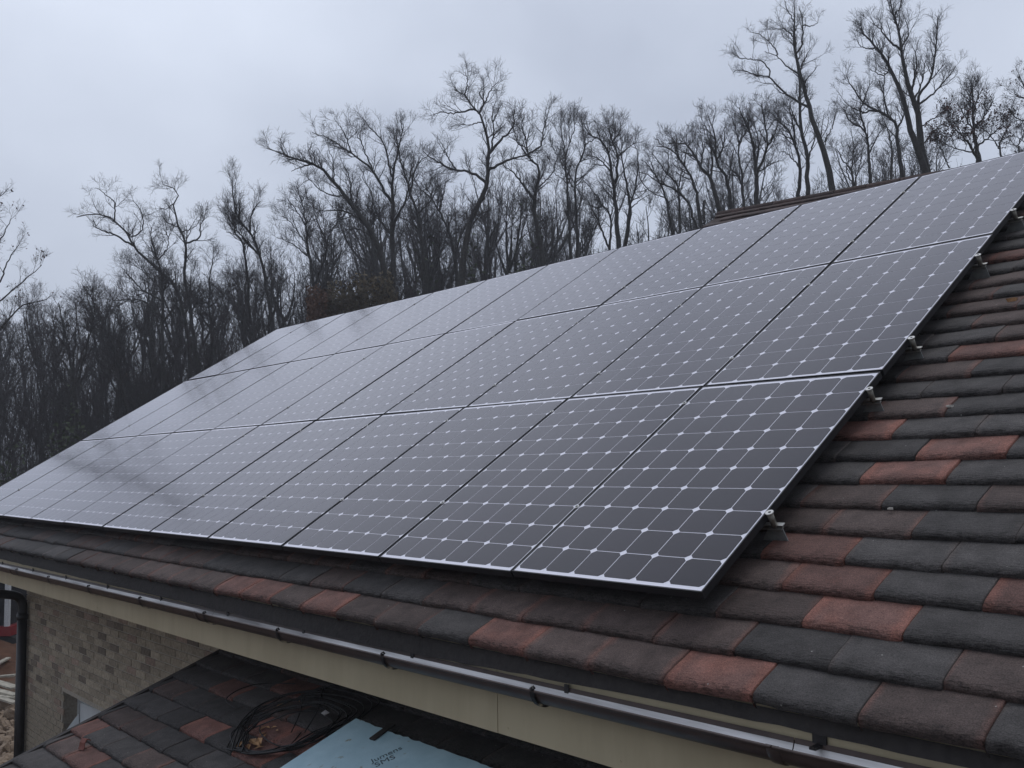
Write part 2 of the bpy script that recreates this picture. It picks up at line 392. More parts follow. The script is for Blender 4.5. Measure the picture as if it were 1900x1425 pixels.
# main roof: local frame = eave direction, slope, normal, origin on the tile plane
TN = -.14
V0 = -.315
UOFF = (.325 - TW / 2, .160 - TW / 2)
def main_tile_pos(k, i): return UOFF[k % 2] + i * TW, V0 + k * GAUGE
def main_index(x, y):
    P = on_main(x, y, TN + .015)
    k = math.floor((P[1] - V0) / GAUGE); i = round((P[0] - UOFF[k % 2]) / TW)
    return k, i
RED = {main_index(*q) for q in [(1340, 1262), (1880, 1113), (1520, 1092), (1690, 888), (1830, 842), (1475, 1030), (1640, 803), (1860, 636), (1620, 1160), (442, 1104), (500, 1112), (590, 1126), (968, 1190), (1890, 465)]}
BROWN = {main_index(*q) for q in [(1400, 1142), (1730, 1325), (1860, 1270), (1250, 1210), (1560, 985), (1560, 930), (1878, 578), (1640, 760), (352, 1084), (683, 1148), (758, 1155), (1097, 1212), (611, 1112), (180, 1034), (200, 1056), (540, 1088), (1880, 945), (1500, 985), (1840, 520), (800, 1115), (1180, 1165)]}

house = thing('house', 'brick house with dark tiled roof carrying the solar panels', 'house', (-5.0, .62, GROUND))
HL = np.array([-5.0, .62, GROUND])
def rel(P): return Vector(tuple(np.asarray(P, float) - HL))
RIDGE_V = 5.16
U_L, U_R = -11.75, 4.2
rd = MB()
rd.box((U_L + .03, V0 + .06, -.05), (U_R, RIDGE_V, -.022))
roof = rd.build('roof', M_DECK, house)
roof.matrix_local = m4(ROOF, rel(ROOF @ np.array([0, 0, TN])))
n_tiles = 0
field = []
for k in range(0, 32):
    for i in range(-36, 14):
        u, v = main_tile_pos(k, i)
        if u - TW / 2 < U_L - .05 or u + TW / 2 > U_R + .1 or v > RIDGE_V - .08: continue
        x, y, w = px(ROOF @ np.array([u, v + .08, TN + .02]))
        seen = (k <= 2 and u < .2 and x > -70) or (u > -.25 and -60 < x < 2010 and y < 1500 and w > 0)
        if seen and n_tiles < 298:
            kind = 'red' if (k, i) in RED else 'brown' if (k, i) in BROWN else None
            if kind is None:
                kind = 'dark' if rng.random() < (.86 if u > 0 else .62) else 'brown'
            o = link('roof_tile', TILE_ME[kind, rng.randrange(5)], roof, (u + rng.uniform(-.0012, .0012), v + rng.uniform(-.003, .003), rng.uniform(-.0012, .0012)))
            o.rotation_euler = (rng.uniform(-.006, .006), rng.uniform(-.004, .004), rng.uniform(-.004, .004))
            n_tiles += 1
        else:
            field.append((u, v))
fo = tile_field(field).build('roof_tile_field', M_TILE['dark'], roof, True); fo['kind'] = 'stuff'
# back slope and ridge
mb = MB(); yb = ROOF @ np.array([0, RIDGE_V, TN])
back = MB().add([(U_L, yb[1], yb[2] - .02), (U_R, yb[1], yb[2] - .02), (U_R, yb[1] + 4.6, yb[2] - 2.8), (U_L, yb[1] + 4.6, yb[2] - 2.8)], [(0, 1, 2, 3)])
bo = back.build('back_roof_slope', M_TILE['dark'], house); bo.location = -HL
for j in range(36):
    a = U_L + j * .45
    if a > U_R: break
    rb = MB(); ang = np.linspace(R(200), R(-20), 7)
    ring = lambda xx, rr: [(xx, yb[1] + rr * math.cos(t), yb[2] - .045 + rr * math.sin(t) * .75) for t in ang]
    rb.add(ring(a, .10) + ring(a + .445, .106), [(q, q + 1, q + 8, q + 7) for q in range(6)])
    o = rb.build('ridge_tile', M_TILE['brown'], roof, True)
    o.matrix_parent_inverse = m4(ROOF, ROOF @ np.array([0, 0, TN])).inverted()

# fascia, soffit, felt
m, t, b = new_mat('cream painted fascia board'); N = t.nodes.new; tcn = N('ShaderNodeTexCoord')
mpn = N('ShaderNodeMapping'); mpn.inputs['Scale'].default_value = (9, 1, 1.3); t.links.new(tcn.outputs['Object'], mpn.inputs['Vector'])
nz = N('ShaderNodeTexNoise'); nz.inputs['Scale'].default_value = 1; nz.inputs['Detail'].default_value = 6; nz.inputs['Roughness'].default_value = .6; t.links.new(mpn.outputs[0], nz.inputs['Vector'])
n2 = N('ShaderNodeTexNoise'); n2.inputs['Scale'].default_value = 2.5; n2.inputs['Detail'].default_value = 4; t.links.new(tcn.outputs['Object'], n2.inputs['Vector'])
ml = N('ShaderNodeMath'); ml.operation = 'MULTIPLY'; t.links.new(nz.outputs['Fac'], ml.inputs[0]); t.links.new(n2.outputs['Fac'], ml.inputs[1])
rp = N('ShaderNodeValToRGB'); rp.color_ramp.elements[0].position = .14; rp.color_ramp.elements[0].color = (.46, .39, .255, 1); rp.color_ramp.elements[1].position = .30; rp.color_ramp.elements[1].color = (.525, .45, .30, 1)
t.links.new(ml.outputs[0], rp.inputs['Fac']); t.links.new(rp.outputs['Color'], b.inputs['Base Color']); b.inputs['Roughness'].default_value = .6
M_FASCIA_B = m
fj = [U_L, -8.1, -4.52, -.93, 2.4, U_R]
for q in range(5):
    fa = MB().box((fj[q] + .0015, -.150 + .0012 * (q % 2), -.630), (fj[q + 1] - .0015, -.122, -.285)); x = fj[q] + .06
    while x < fj[q + 1]:
        for z in (-.600, -.45): fa.cyl((x, -.1485, z), (x, -.1512, z), .004, 8)
        x += .6
    o = fa.build('fascia_board', M_FASCIA_B, house); o.location = -HL
so = MB().box((U_L, -.121, -.628), (U_R, .62, -.612)).build('soffit', M_FASCIA, house); so.location = -HL
rg = np.random.RandomState(3)
fu = np.linspace(U_L + .05, U_R - .05, 170); fv = []; ff = []
for q, u in enumerate(fu):
    dz = rg.normal(0, .0012) + (.046 * min(1, max(0, (u + 1.9) / 2.0))) ; dy = rg.normal(0, .002)
    fv += [(u, -.165, -.300), (u, -.172 + dy, -.335), (u, -.176 + dy, -.392 + dz)]
    if q: b = 3 * q; ff += [(b - 3, b, b + 1, b - 2), (b - 2, b + 1, b + 2, b - 1)]
fe = part('eaves_felt', fv, ff, M_FELT, house, True); fe.location = -HL

# ------------------------------------------------------------------ brick wall with window
WY = .62
WL = -10.36
win_a = at_y(115, 1283, WY)
WU, WZ = float(win_a[0]), float(win_a[2]); WU2 = WU + 1.25; WZ0 = WZ - 1.2
wm = MB()
yb0, yb1 = WY + .009, WY + .30
for a, b in [((WL + .01, yb0, GROUND), (WU, yb1, -.62)), ((WU2, yb0, GROUND), (3.5, yb1, -.62)), ((WU, yb0, WZ), (WU2, yb1, -.62)), ((WU, yb0, GROUND), (WU2, yb1, WZ0))]:
    wm.box(a, b)
wall = wm.build('wall', M_MORTAR, house); wall.location = -HL
sw = MB().box((WL + .01, yb1 + .001, GROUND), (WL + .31, 8.6, -.62)).box((3.2, yb1 + .001, GROUND), (3.5, 8.6, -.62)).box((WL + .01, 8.6, GROUND), (3.5, 8.9, -.62)).build('side_wall', M_BRICK['buff'], house); sw.location = -HL
gab = MB().add([(WL + .02, .62, -.6), (WL + .02, 8.4, -.6), (WL + .02, 4.4, 2.35)], [(0, 1, 2)]).build('gable_wall', M_BRICK['buff'], house); gab.location = -HL
BL, BH, CO = .215, .0615, .0725
def brick_me(seed, mat, ln):
    rg = np.random.RandomState(seed); x, z, y = ln / 2, BH / 2, .012; c = .003
    # face proud, edges chamfered
    v = [(-x, y, -z), (x, y, -z), (x, y, z), (-x, y, z), (-x, 0 + c, -z), (x, c, -z), (x, c, z), (-x, c, z), (-x + c, 0, -z + c), (x - c, 0, -z + c), (x - c, 0, z - c), (-x + c, 0, z - c)]
    v = np.array(v) + rg.normal(0, .0009, (12, 3))
    f = []
    for lv in (0, 4):
        for q in range(4): f.append((lv + q, lv + (q + 1) % 4, lv + 4 + (q + 1) % 4, lv + 4 + q))
    f.append((8, 9, 10, 11))
    me = bpy.data.meshes.new('brick'); me.from_pydata([tuple(p) for p in v], [], [q for q in f]); me.update(); me.materials.append(mat); return me
BRICK_ME = {(kk, s, ln): brick_me(s + 7, mt, ln) for kk, mt in M_BRICK.items() for s in range(4) for ln in (BL, BL / 2 - .005)}
DARKB = [at_y(*q, WY) for q in [(160, 1220), (207, 1243), (68, 1222), (72, 1257), (105, 1265), (105, 1254), (82, 1322), (65, 1300), (268, 1210), (345, 1216), (100, 1203), (133, 1203), (82, 1155), (72, 1125), (186, 1204), (220, 1160), (150, 1140), (190, 1175)]]
rest = MB(); nb = 0
nrow = int((-.63 - GROUND) / CO)
for r in range(nrow):
    z = -.645 - r * CO - BH / 2
    u = WL + (0 if r % 2 else .1125)
    first = True
    if r % 2 == 0:
        segs = [(WL + .05, BL / 2 - .005)]
    else: segs = []
    uu = WL + (.1125 if r % 2 == 0 else 0)
    while uu < 3.3:
        segs.append((uu + BL / 2, BL)); uu += .225
    for c, ln in segs:
        if WU - .02 < c < WU2 + .02 and WZ0 - .03 < z < WZ + .03: continue
        x, y, w = px((c, WY, z))
        vis = 38 < x < 440 and 1105 + (x - 90) * .326 - 12 < y < 1418 - (x - 30) * .511 + 14
        if vis and nb < 300:
            dk = min(abs(p[0] - c) / .11 + abs(p[2] - z) / .04 for p in DARKB) < 1
            kk = 'dark' if dk or rng.random() < .05 else 'pink' if rng.random() < .07 else 'buff'
            o = link('brick', BRICK_ME[kk, rng.randrange(4), ln], wall, (c + rng.uniform(-.002, .002), WY + rng.uniform(-.002, .002), z + rng.uniform(-.001, .001)))
            nb += 1
        elif z > -3.0 and c < 1:
            rest.box((c - ln / 2, WY, z - BH / 2), (c + ln / 2, WY + .012, z + BH / 2))
ro = rest.build('brickwork', M_BRICK['buff'], wall); ro['kind'] = 'stuff'
wf = MB()
fy = WY + .16
for a, b in [((WU + .002, fy, WZ0), (WU + .07, fy + .06, WZ)), ((WU2 - .07, fy, WZ0), (WU2 - .002, fy + .06, WZ)), ((WU + .07, fy, WZ - .12), (WU2 - .07, fy + .06, WZ - .002)), ((WU + .07, fy, WZ0), (WU2 - .07, fy + .06, WZ0 + .07))]:
    wf.box(a, b)
window = wf.build('window', M_PVC, house); window.location = -HL
MB().box((WU + .07, fy + .025, WZ0 + .07), (WU2 - .07, fy + .035, WZ - .12)).build('pane', M_GLASS, window)
MB().box((WU - .03, WY - .04, WZ0 - .05), (WU2 + .03, fy, WZ0)).build('sill', M_PVC, window)
MB().box((WU, WY + .12, WZ0), (WU2, WY + .17, WZ), None)
sy = fy - .012
sp_ = [(149, 1303), (165, 1309), (182, 1316), (199, 1325), (199, 1362), (182, 1362), (165, 1362), (149, 1362)]
sh = [at_y(x, y, sy + (.006 if q % 2 else -.004)) for q, (x, y) in enumerate(sp_)]
fl_ = [at_y(113, 1368, WY - .03), at_y(146, 1324, sy - .01), at_y(148, 1362, sy - .01), at_y(128, 1378, WY - .01)]
po = part('plastic_sheet', sh + fl_, [(0, 1, 6, 7), (1, 2, 5, 6), (2, 3, 4, 5), (8, 9, 10, 11)], M_PVC); tag(po, 'white plastic sheeting hung in the brick window opening', 'plastic sheet')
md = po.modifiers.new('thick', 'SOLIDIFY'); md.thickness = .004

# ------------------------------------------------------------------ gutter
GY, GR = -.219, .0605
def lipz(u): return -.377 + .0062 * u
def arc_pts(u, r, y0, z0, a0, a1, n): 
    return [(u, y0 + r * math.cos(t), z0 + r * math.sin(t)) for t in np.linspace(a0, a1, n)]
m, t, b = new_mat('gutter lining')
tcn = t.nodes.new('ShaderNodeTexCoord'); mpn = t.nodes.new('ShaderNodeMapping'); mpn.inputs['Scale'].default_value = (.45, 6, 6)
nz = t.nodes.new('ShaderNodeTexNoise'); nz.inputs['Scale'].default_value = 3.0; nz.inputs['Detail'].default_value = 6
t.links.new(tcn.outputs['Object'], mpn.inputs['Vector']); t.links.new(mpn.outputs['Vector'], nz.inputs['Vector'])
rp = t.nodes.new('ShaderNodeValToRGB'); sx = t.nodes.new('ShaderNodeSeparateXYZ'); t.links.new(tcn.outputs['Object'], sx.inputs[0])
lining_fade = t.nodes.new('ShaderNodeMapRange'); lining_fade.inputs['From Min'].default_value = -3.2; lining_fade.inputs['From Max'].default_value = 1.2; lining_fade.inputs['To Min'].default_value = -.06; lining_fade.inputs['To Max'].default_value = .16; t.links.new(sx.outputs['X'], lining_fade.inputs['Value'])  # lining colour runs darker towards the left end
sa_ = t.nodes.new('ShaderNodeMath'); t.links.new(nz.outputs['Fac'], sa_.inputs[0]); t.links.new(lining_fade.outputs[0], sa_.inputs[1])
rp.color_ramp.elements[0].position = .30; rp.color_ramp.elements[0].color = (.16, .15, .15, 1); rp.color_ramp.elements[1].position = .62; rp.color_ramp.elements[1].color = (.72, .71, .71, 1)
t.links.new(sa_.outputs[0], rp.inputs['Fac']); t.links.new(rp.outputs['Color'], b.inputs['Base Color'])
b.inputs['Metallic'].default_value = .35; b.inputs['Roughness'].default_value = .42
M_GUT_IN = m
gutter = thing('gutter', 'brown half round gutter along the eave with shiny wet lining', 'gutter', (0, 0, 0))
JOINTS = [U_L, -7.6, -3.55, .44, U_R]
for a, bq in zip(JOINTS[:-1], JOINTS[1:]):
    sec = MB(); n = 13
    us = np.linspace(a + .002, bq - .002, 9)
    V = []
    for u in us: V += arc_pts(u, GR, GY, lipz(u), R(180), R(360), n) + [(u, GY - GR - .005, lipz(u) + .004), (u, GY - GR - .009, lipz(u) - .002), (u, GY - GR - .004, lipz(u) - .008)]
    k = n + 3; order = [n + 2, n + 1, n] + list(range(n))
    Fc = []
    for q in range(len(us) - 1):
        for j in range(k - 1):
            Fc.append((q * k + order[j], q * k + order[j + 1], (q + 1) * k + order[j + 1], (q + 1) * k + order[j]))
    so_ = sec.add(V, Fc).build('gutter_section', M_GUT_OUT, gutter, True)
    sec = MB(); V = []
    for u in us: V += arc_pts(u, GR - .0022, GY, lipz(u), R(182), R(344), n)
    Fc = [(q * n + j, q * n + j + 1, (q + 1) * n + j + 1, (q + 1) * n + j) for q in range(len(us) - 1) for j in range(n - 1)]
    li = sec.add(V, Fc).build('lining', M_GUT_IN, so_, True)
for u in JOINTS[1:-1]:
    V = []
    for uu in (u - .022, u - .018, u + .018, u + .022):
        V += arc_pts(uu, GR + (.0045 if abs(uu - u) < .02 else .001), GY, lipz(u), R(176), R(352), 13)
    MB().add(V, [(q * 13 + j, q * 13 + j + 1, (q + 1) * 13 + j + 1, (q + 1) * 13 + j) for q in range(3) for j in range(12)]).build('joint', M_GUT_OUT, gutter, True)
for u in [-9.4, -8.38, -7.36, -6.43, -5.45, -4.43, -3.42, -2.526, -1.557, -.578, 1.45, 2.4, 3.4]:
    bm = MB(); V = []; n = 13; z0 = lipz(u)
    for uu in (u - .011, u + .011):
        V += arc_pts(uu, GR + .004, GY, z0, R(172), R(350), n) + arc_pts(uu, GR + .009, GY, z0, R(350), R(172), n)
    k = 2 * n
    Fc = [(j, (j + 1) % k, k + (j + 1) % k, k + j) for j in range(k)]
    bm.add(V, Fc)
    hook = [(u, GY - GR - .011, z0 + .002), (u, GY - GR - .009, z0 + .012), (u, GY - GR + .001, z0 + .015), (u, GY - GR + .008, z0 + .006)]
    bm.tube(hook, .0045, 6)
    bk = bm.build('gutter_bracket', M_BRACK, gutter)
    MB().box((u - .011 + .06, -.165, z0 - .03), (u + .011 + .06, -.1595, z0 + .012)).build('screw_plate', M_BRACK, bk)
bm = MB().box((.50, -.160, lipz(.5) - .004), (.545, -.152, lipz(.5) + .052)).box((.512, -.20, lipz(.5) - .012), (.533, -.16, lipz(.5) - .004))
bk = bm.build('gutter_bracket', M_BRACK, gutter)
MB().cyl((.522, -.161, lipz(.5) + .034), (.522, -.167, lipz(.5) + .034), .006, 10).build('screw', M_ALU, bk)
deb = MB(); rg = np.random.RandomState(8)
for q in range(160):
    u = rg.normal(-4.9, .35) if q < 120 else rg.uniform(-7, 0)
    a = rg.uniform(0, 6.28); s = rg.uniform(.004, .013); z = lipz(u) - GR + .008 + rg.uniform(0, .012)
    y = GY + rg.uniform(-.03, .03)
    d = np.array([math.cos(a), math.sin(a), rg.normal(0, .4)]) * s; e = np.array([-math.sin(a), math.cos(a), .2]) * s * .4
    c = np.array([u, y, z]); deb.add([c - d, c + e, c + d, c - e], [(0, 1, 2, 3)])
do = deb.build('leaf_litter', M_BEECH); tag(do, kind='stuff'); do['label'] = 'dark leaf litter lying in the brown gutter'

# downpipe
dp = thing('downpipe', 'black brown downpipe with swan neck at the brick wall corner', 'downpipe', (-10.28, .555, GROUND))
DX = -10.28
neck = [(DX, -.219, -.47), (DX, -.219, -.70), (DX, -.17, -.83), (DX, -.05, -.90), (DX, .35, -.965), (DX, .50, -1.01), (DX, .555, -1.10), (DX, .555, -1.25)]
def smooth_path(p, n=6):
    p = np.array(p, float); P = np.vstack([2 * p[0] - p[1], p, 2 * p[-1] - p[-2]]); o = []
    for i in range(1, len(P) - 2):
        for t in np.linspace(0, 1, n, endpoint=False):
            a, b, c, d = P[i - 1:i + 3]
            o.append(.5 * ((2 * b) + (c - a) * t + (2 * a - 5 * b + 4 * c - d) * t * t + (3 * b - a - 3 * c + d) * t ** 3))
    o.append(p[-1]); return np.array(o)
inv = -np.array([-10.28, .555, GROUND])
o = MB().tube(smooth_path(neck), .052, 14).build('swan_neck', M_PIPE, dp, True); o.location = inv
o = MB().cyl((DX, .555, -1.2), (DX, .555, GROUND + .1), .055, 16).build('pipe', M_PIPE, dp, True); o.location = inv
for z in (-1.25, -2.9):
    o = MB().cyl((DX, .555, z - .03), (DX, .555, z + .03), .062, 16).build('pipe_collar', M_PIPE, dp, True); o.location = inv

# ------------------------------------------------------------------ porch lean-to roof
porch = thing('porch', 'lean-to porch with red and charcoal tiled roof below the gutter', 'porch', (-1, -.5, GROUND))
PLc = np.array([-1, -.5, GROUND])
LV0 = -.685
LU_L = -4.61
TOPV = (WY - .0) / math.cos(LP) - .02
ld = MB().box((LU_L + .02, -2.85, -.06), (3.2, TOPV, -.024))
lroof = ld.build('roof', M_DECK, porch)
lroof.matrix_local = m4(LEAN, LEAN_O - PLc)
ja = on_lean(337.4, 1356.3)[0]; jb = ja - TW / 2
def lean_off(k): return (ja if k % 2 == 0 else jb) + TW / 2
def lean_index(x, y):
    P = on_lean(x, y, .015); k = math.floor((P[1] - LV0) / LGAUGE); i = round((P[0] - lean_off(k)) / TW); return k, i
LRED = {lean_index(*q) for q in [(410, 1283), (370, 1352), (175, 1412), (185, 1345), (470, 1400), (560, 1392), (540, 1340), (505, 1280)]}
LBROWN = {lean_index(*q) for q in [(110, 1380), (245, 1330), (520, 1310), (300, 1412), (430, 1270), (240, 1345)]}
lf = []; nl = 0
for k in range(-13, 8):
    for i in range(-5, 24):
        u = lean_off(k) + i * TW; v = LV0 + k * LGAUGE
        if v > TOPV - .06 or u + TW / 2 < LU_L + .05 or u + TW / 2 > 3.3: continue
        w = TW
        u0 = max(u - TW / 2, LU_L)
        P = LEAN_O + LEAN @ np.array([u, v + .08, .02]); x, y, d = px(P)
        if -80 < x < 1300 and y < 1560 and nl < 290 and u < .4 and v > -1.5:
            kind = 'red' if (k, i) in LRED else 'brown' if (k, i) in LBROWN else None
            if kind is None:
                q = rng.random(); kind = 'dark' if q < .88 else 'brown' if q < .985 else 'red'
            o = link('roof_tile', TILE_ME[kind, rng.randrange(5)], lroof, (u + rng.uniform(-.001, .001), v + rng.uniform(-.003, .003), rng.uniform(-.001, .0015)))
            o.rotation_euler = (rng.uniform(-.006, .006), rng.uniform(-.004, .004), rng.uniform(-.005, .005))
            if u - TW / 2 < LU_L:      # cut tile at the verge
                fr = (u + TW / 2 - LU_L) / TW
                o.scale = (fr, 1, 1); o.location.x = (u + TW / 2 + LU_L) / 2
            nl += 1
        elif u - TW / 2 > LU_L: lf.append((u, v))
o = tile_field(lf).build('roof_tile_field', M_TILE['dark'], lroof, True); o['kind'] = 'stuff'
MB().box((LU_L - .002, -2.85, -.20), (LU_L + .02, TOPV - .02, -.012)).box((LU_L - .045, -2.85, -.045), (LU_L - .003, TOPV - .02, .019)).build('verge_board', M_WOOD, lroof)
yv = -2.75 * math.cos(LP); zv = LZ - 2.75 * math.sin(LP) - .12
pw_ = MB().box((LU_L + .25, yv + .1, GROUND), (LU_L + .5, .60, zv - .02)).box((2.9, yv + .1, GROUND), (3.1, .60, zv - .02)).box((LU_L + .5, yv + .1, GROUND), (2.9, yv + .3, zv - .02))
o = pw_.build('porch_wall', M_BRICK['buff'], porch); o.location = -PLc

# ------------------------------------------------------------------ rear wing roof seen over the ridge
rl = at_y(1335, 392, 9.0); rz = float(rl[2])
r2_ = at_z(1575, 347.5, rz)
wa = math.atan2(r2_[1] - rl[1], r2_[0] - rl[0])
WROT = np.array(Matrix.Rotation(wa, 3, 'Z'))
wing = thing('rear_wing', 'brown tiled wing roof rising behind the upper panel row', 'house wing', (float(rl[0]), float(rl[1]), GROUND), None, WROT)
ev = 3.4; wz = rz - .045 - GROUND; WLEN = 8.0
wr = MB().add([(0, 0, wz), (WLEN, 0, wz), (WLEN, -ev, wz - ev * .62), (-.15 * ev, -ev, wz - ev * .62), (-.15 * ev, ev, wz - ev * .62), (WLEN, ev, wz - ev * .62)], [(0, 3, 2, 1), (0, 1, 5, 4)]).build('roof', M_TILE['maroon'], wing)
MB().box((.3, -ev + .5, 0), (WLEN - .2, ev - .5, wz - ev * .62 + .1)).build('wall', M_BRICK['buff'], wing)
MB().add([(.3, -ev + .5, wz - ev * .62 + .1), (.3, ev - .5, wz - ev * .62 + .1), (.3, 0, wz - .05)], [(0, 1, 2)]).build('gable_wall', M_BRICK['buff'], wing)
ww = math.atan(.62); wrot = Matrix.Rotation(ww, 4, 'X')
for k in range(6):
    sl = .19 + .20 * k
    for i in range(22):
        u = .19 - .13 * sl + i * TW + (TW / 2 if k % 2 else 0)
        if u > 6: continue
        o = link('roof_tile', TILE_ME['maroon', rng.randrange(5)], wr)
        o.matrix_local = Matrix.Translation(Vector((u, -sl * math.cos(ww), wz - sl * math.sin(ww) + .002))) @ wrot
for j in range(17):
    a = .44 * j - .02
    ang = np.linspace(R(205), R(-25), 7)
    V = [(xx, rr * math.cos(t), wz - .035 + .9 * rr * math.sin(t)) for xx, rr in ((a, .085), (a + .435, .09)) for t in ang]
    MB().add(V, [(q, q + 1, q + 8, q + 7) for q in range(6)]).build('ridge_tile', M_TILE['maroon'], wr, True)

# ------------------------------------------------------------------ solar panels
PWD, PHT = 1.006, 1.6609
GAP = .011
PW2, PH2 = (PWD - GAP) / 2, (PHT - .011) / 2
LIP = .0062
def frame_me():
    mb = MB(); th = .032
    x, y = PW2, PH2
    for a, b in [((-x, -y, -th), (-x + LIP, y, 0)), ((x - LIP, -y, -th), (x, y, 0)), ((-x + LIP, -y, -th), (x - LIP, -y + LIP, 0)), ((-x + LIP, y - LIP, -th), (x - LIP, y, 0))]:
        mb.box(a, b)
    me = bpy.data.meshes.new('frame'); me.from_pydata(mb.v, [], mb.f); me.update(); me.materials.append(M_FRAME); return me
FR = frame_me()
bs = bpy.data.meshes.new('backsheet')
bs.from_pydata([(-PW2 + LIP, -PH2 + LIP, -.0022), (PW2 - LIP, -PH2 + LIP, -.0022), (PW2 - LIP, PH2 - LIP, -.0022), (-PW2 + LIP, PH2 - LIP, -.0022)], [], [(0, 1, 2, 3)]); bs.materials.append(M_BACK)
CPU, CPV = (2 * PW2 - 2 * LIP - 2 * .0052) / 6, (2 * PH2 - 2 * LIP - 2 * .019) / 10
def cell_geo(cx=0, cy=0):
    hx, hy, c = CPU / 2 - .0021, CPV / 2 - .0021, .0160
    return [(cx + a, cy + b_, 0) for a, b_ in [(-hx + c, -hy), (hx - c, -hy), (hx, -hy + c), (hx, hy - c), (hx - c, hy), (-hx + c, hy), (-hx, hy - c), (-hx, -hy + c)]]
CELL = bpy.data.meshes.new('solar_cell'); CELL.from_pydata(cell_geo(), [], [tuple(range(8))]); CELL.materials.append(M_CELL)
cells_all = MB()
CPOS = [((i - 2.5) * CPU, (j - 4.5) * CPV) for i in range(6) for j in range(10)]
for cx_, cy_ in CPOS: cells_all.add(cell_geo(cx_, cy_), [tuple(range(8))])
CELLS = bpy.data.meshes.new('solar_cells'); CELLS.from_pydata(cells_all.v, [], cells_all.f); CELLS.materials.append(M_CELL)
ORD = ['rightmost', 'second from the right', 'third from the right', 'fourth from the right', 'fifth from the right', 'middle (sixth)', 'fifth from the left', 'fourth from the left', 'third from the left', 'second from the left', 'leftmost']
ROWN = ['bottom row by the gutter', 'middle row', 'top row under the trees']
for r in range(3):
    for c in range(11):
        u = -(c + .5) * PWD + (.007 if r == 1 else .003 if r == 2 else 0)
        v = (r + .5) * PHT + (.010 * (c - 7) if r == 2 and c > 7 else 0)
        extra = ''
        p = thing('solar_panel', f'black framed solar panel, {ORD[c]} in the {ROWN[r]}', 'solar panel', ROOF @ np.array([u, v, rng.uniform(-.0012, .0012)]), 'solar panels mounted in three rows on the roof', ROOF @ np.array(Matrix.Rotation(rng.uniform(-.0018, .0018), 3, 'X')) @ np.array(Matrix.Rotation(rng.uniform(-.004, .004), 3, 'Y')))
        link('frame', FR, p); link('backsheet', bs, p)
        if c < 7:
            for cx_, cy_ in CPOS: link('solar_cell', CELL, p, (cx_, cy_, -.0015))
        else:
            o = link('solar_cells', CELLS, p, (0, 0, -.0015)); o['kind'] = 'stuff'

# rails with roof hooks, clamps
CLAMP_V = [.497, 1.479, 1.985, 2.992, 3.675, 4.63]
RAILN = ['lowest', 'second lowest', 'third lowest', 'third highest', 'second highest', 'topmost']
def roofP(u, v, n): return ROOF @ np.array([u, v, n])
for q, v in enumerate(CLAMP_V):
    rt = thing('mounting_rail', f'aluminium mounting rail poking out past the panel edge, {RAILN[q]} of six', 'mounting rail', roofP(0, v, -.1), 'rails under the solar panels', ROOF)
    MB().box((-11.0, -.004, .043), (.052, .016, .0465)).box((-11.0, -.010, .029), (.044, .010, .0325)).box((-11.0, .0105, .0325), (.040, .0135, .043)).build('rail_bar', M_ALU, rt)
    hk = MB(); 
    pl = [(-.075, -.006, -.046), (.052, -.006, -.046), (.040, .004, .024), (-.025, .004, .024)]
    hk.add(pl + [(a, b_ + .005, c_) for a, b_, c_ in pl], [(0, 1, 2, 3), (7, 6, 5, 4), (0, 4, 5, 1), (1, 5, 6, 2), (2, 6, 7, 3), (3, 7, 4, 0)])
    hk.build('roof_hook', M_PLATE, rt)
    if q < 5:
        ct = thing('end_clamp', f'round silver end clamp gripping the right panel edge, {RAILN[q]} along it', 'clamp', roofP(.013 if v < 1.66 or q > 3 else .019, v, -.05), 'end clamps along the right edge of the panels', ROOF)
        MB().cyl((0, 0, -.012), (0, 0, .050), .0125, 18).build('post', M_POST, ct, True)
        MB().cyl((0, 0, .050), (0, 0, .0545), .0165, 18).build('washer', M_CLAMP, ct)
        MB().cyl((.001, 0, .0546), (.001, 0, .0554), .006, 6).build('bolt', M_BOLT, ct)
seams = ['first', 'second', 'third', 'fourth', 'fifth', 'sixth', 'seventh', 'eighth', 'ninth', 'tenth']
PLACE = ['bottom row lower end', 'bottom row upper end', 'middle row lower end', 'middle row upper end', 'top row lower end', 'top row upper end']
wme = None
for c in range(1, 11):
    for q, v in enumerate(CLAMP_V):
        du = .007 if q in (2, 3) else 0
        ct = thing('mid_clamp', f'silver clamp in {seams[c - 1]} panel seam from right, {PLACE[q]}', 'clamp', roofP(-c * PWD + du, v + rng.uniform(-.012, .012), 0), 'clamps between neighbouring panels', ROOF)
        if wme is None:
            a_ = MB().cyl((0, 0, -.03), (0, 0, .0045), .0125, 14); wme = bpy.data.meshes.new('washer'); wme.from_pydata(a_.v, [], a_.f); wme.materials.append(M_CLAMP)
            a_ = MB().cyl((0, 0, .0045), (0, 0, .0056), .006, 6); bme = bpy.data.meshes.new('bolt'); bme.from_pydata(a_.v, [], a_.f); bme.materials.append(M_BOLT)
        link('washer', wme, ct); link('bolt', bme, ct)

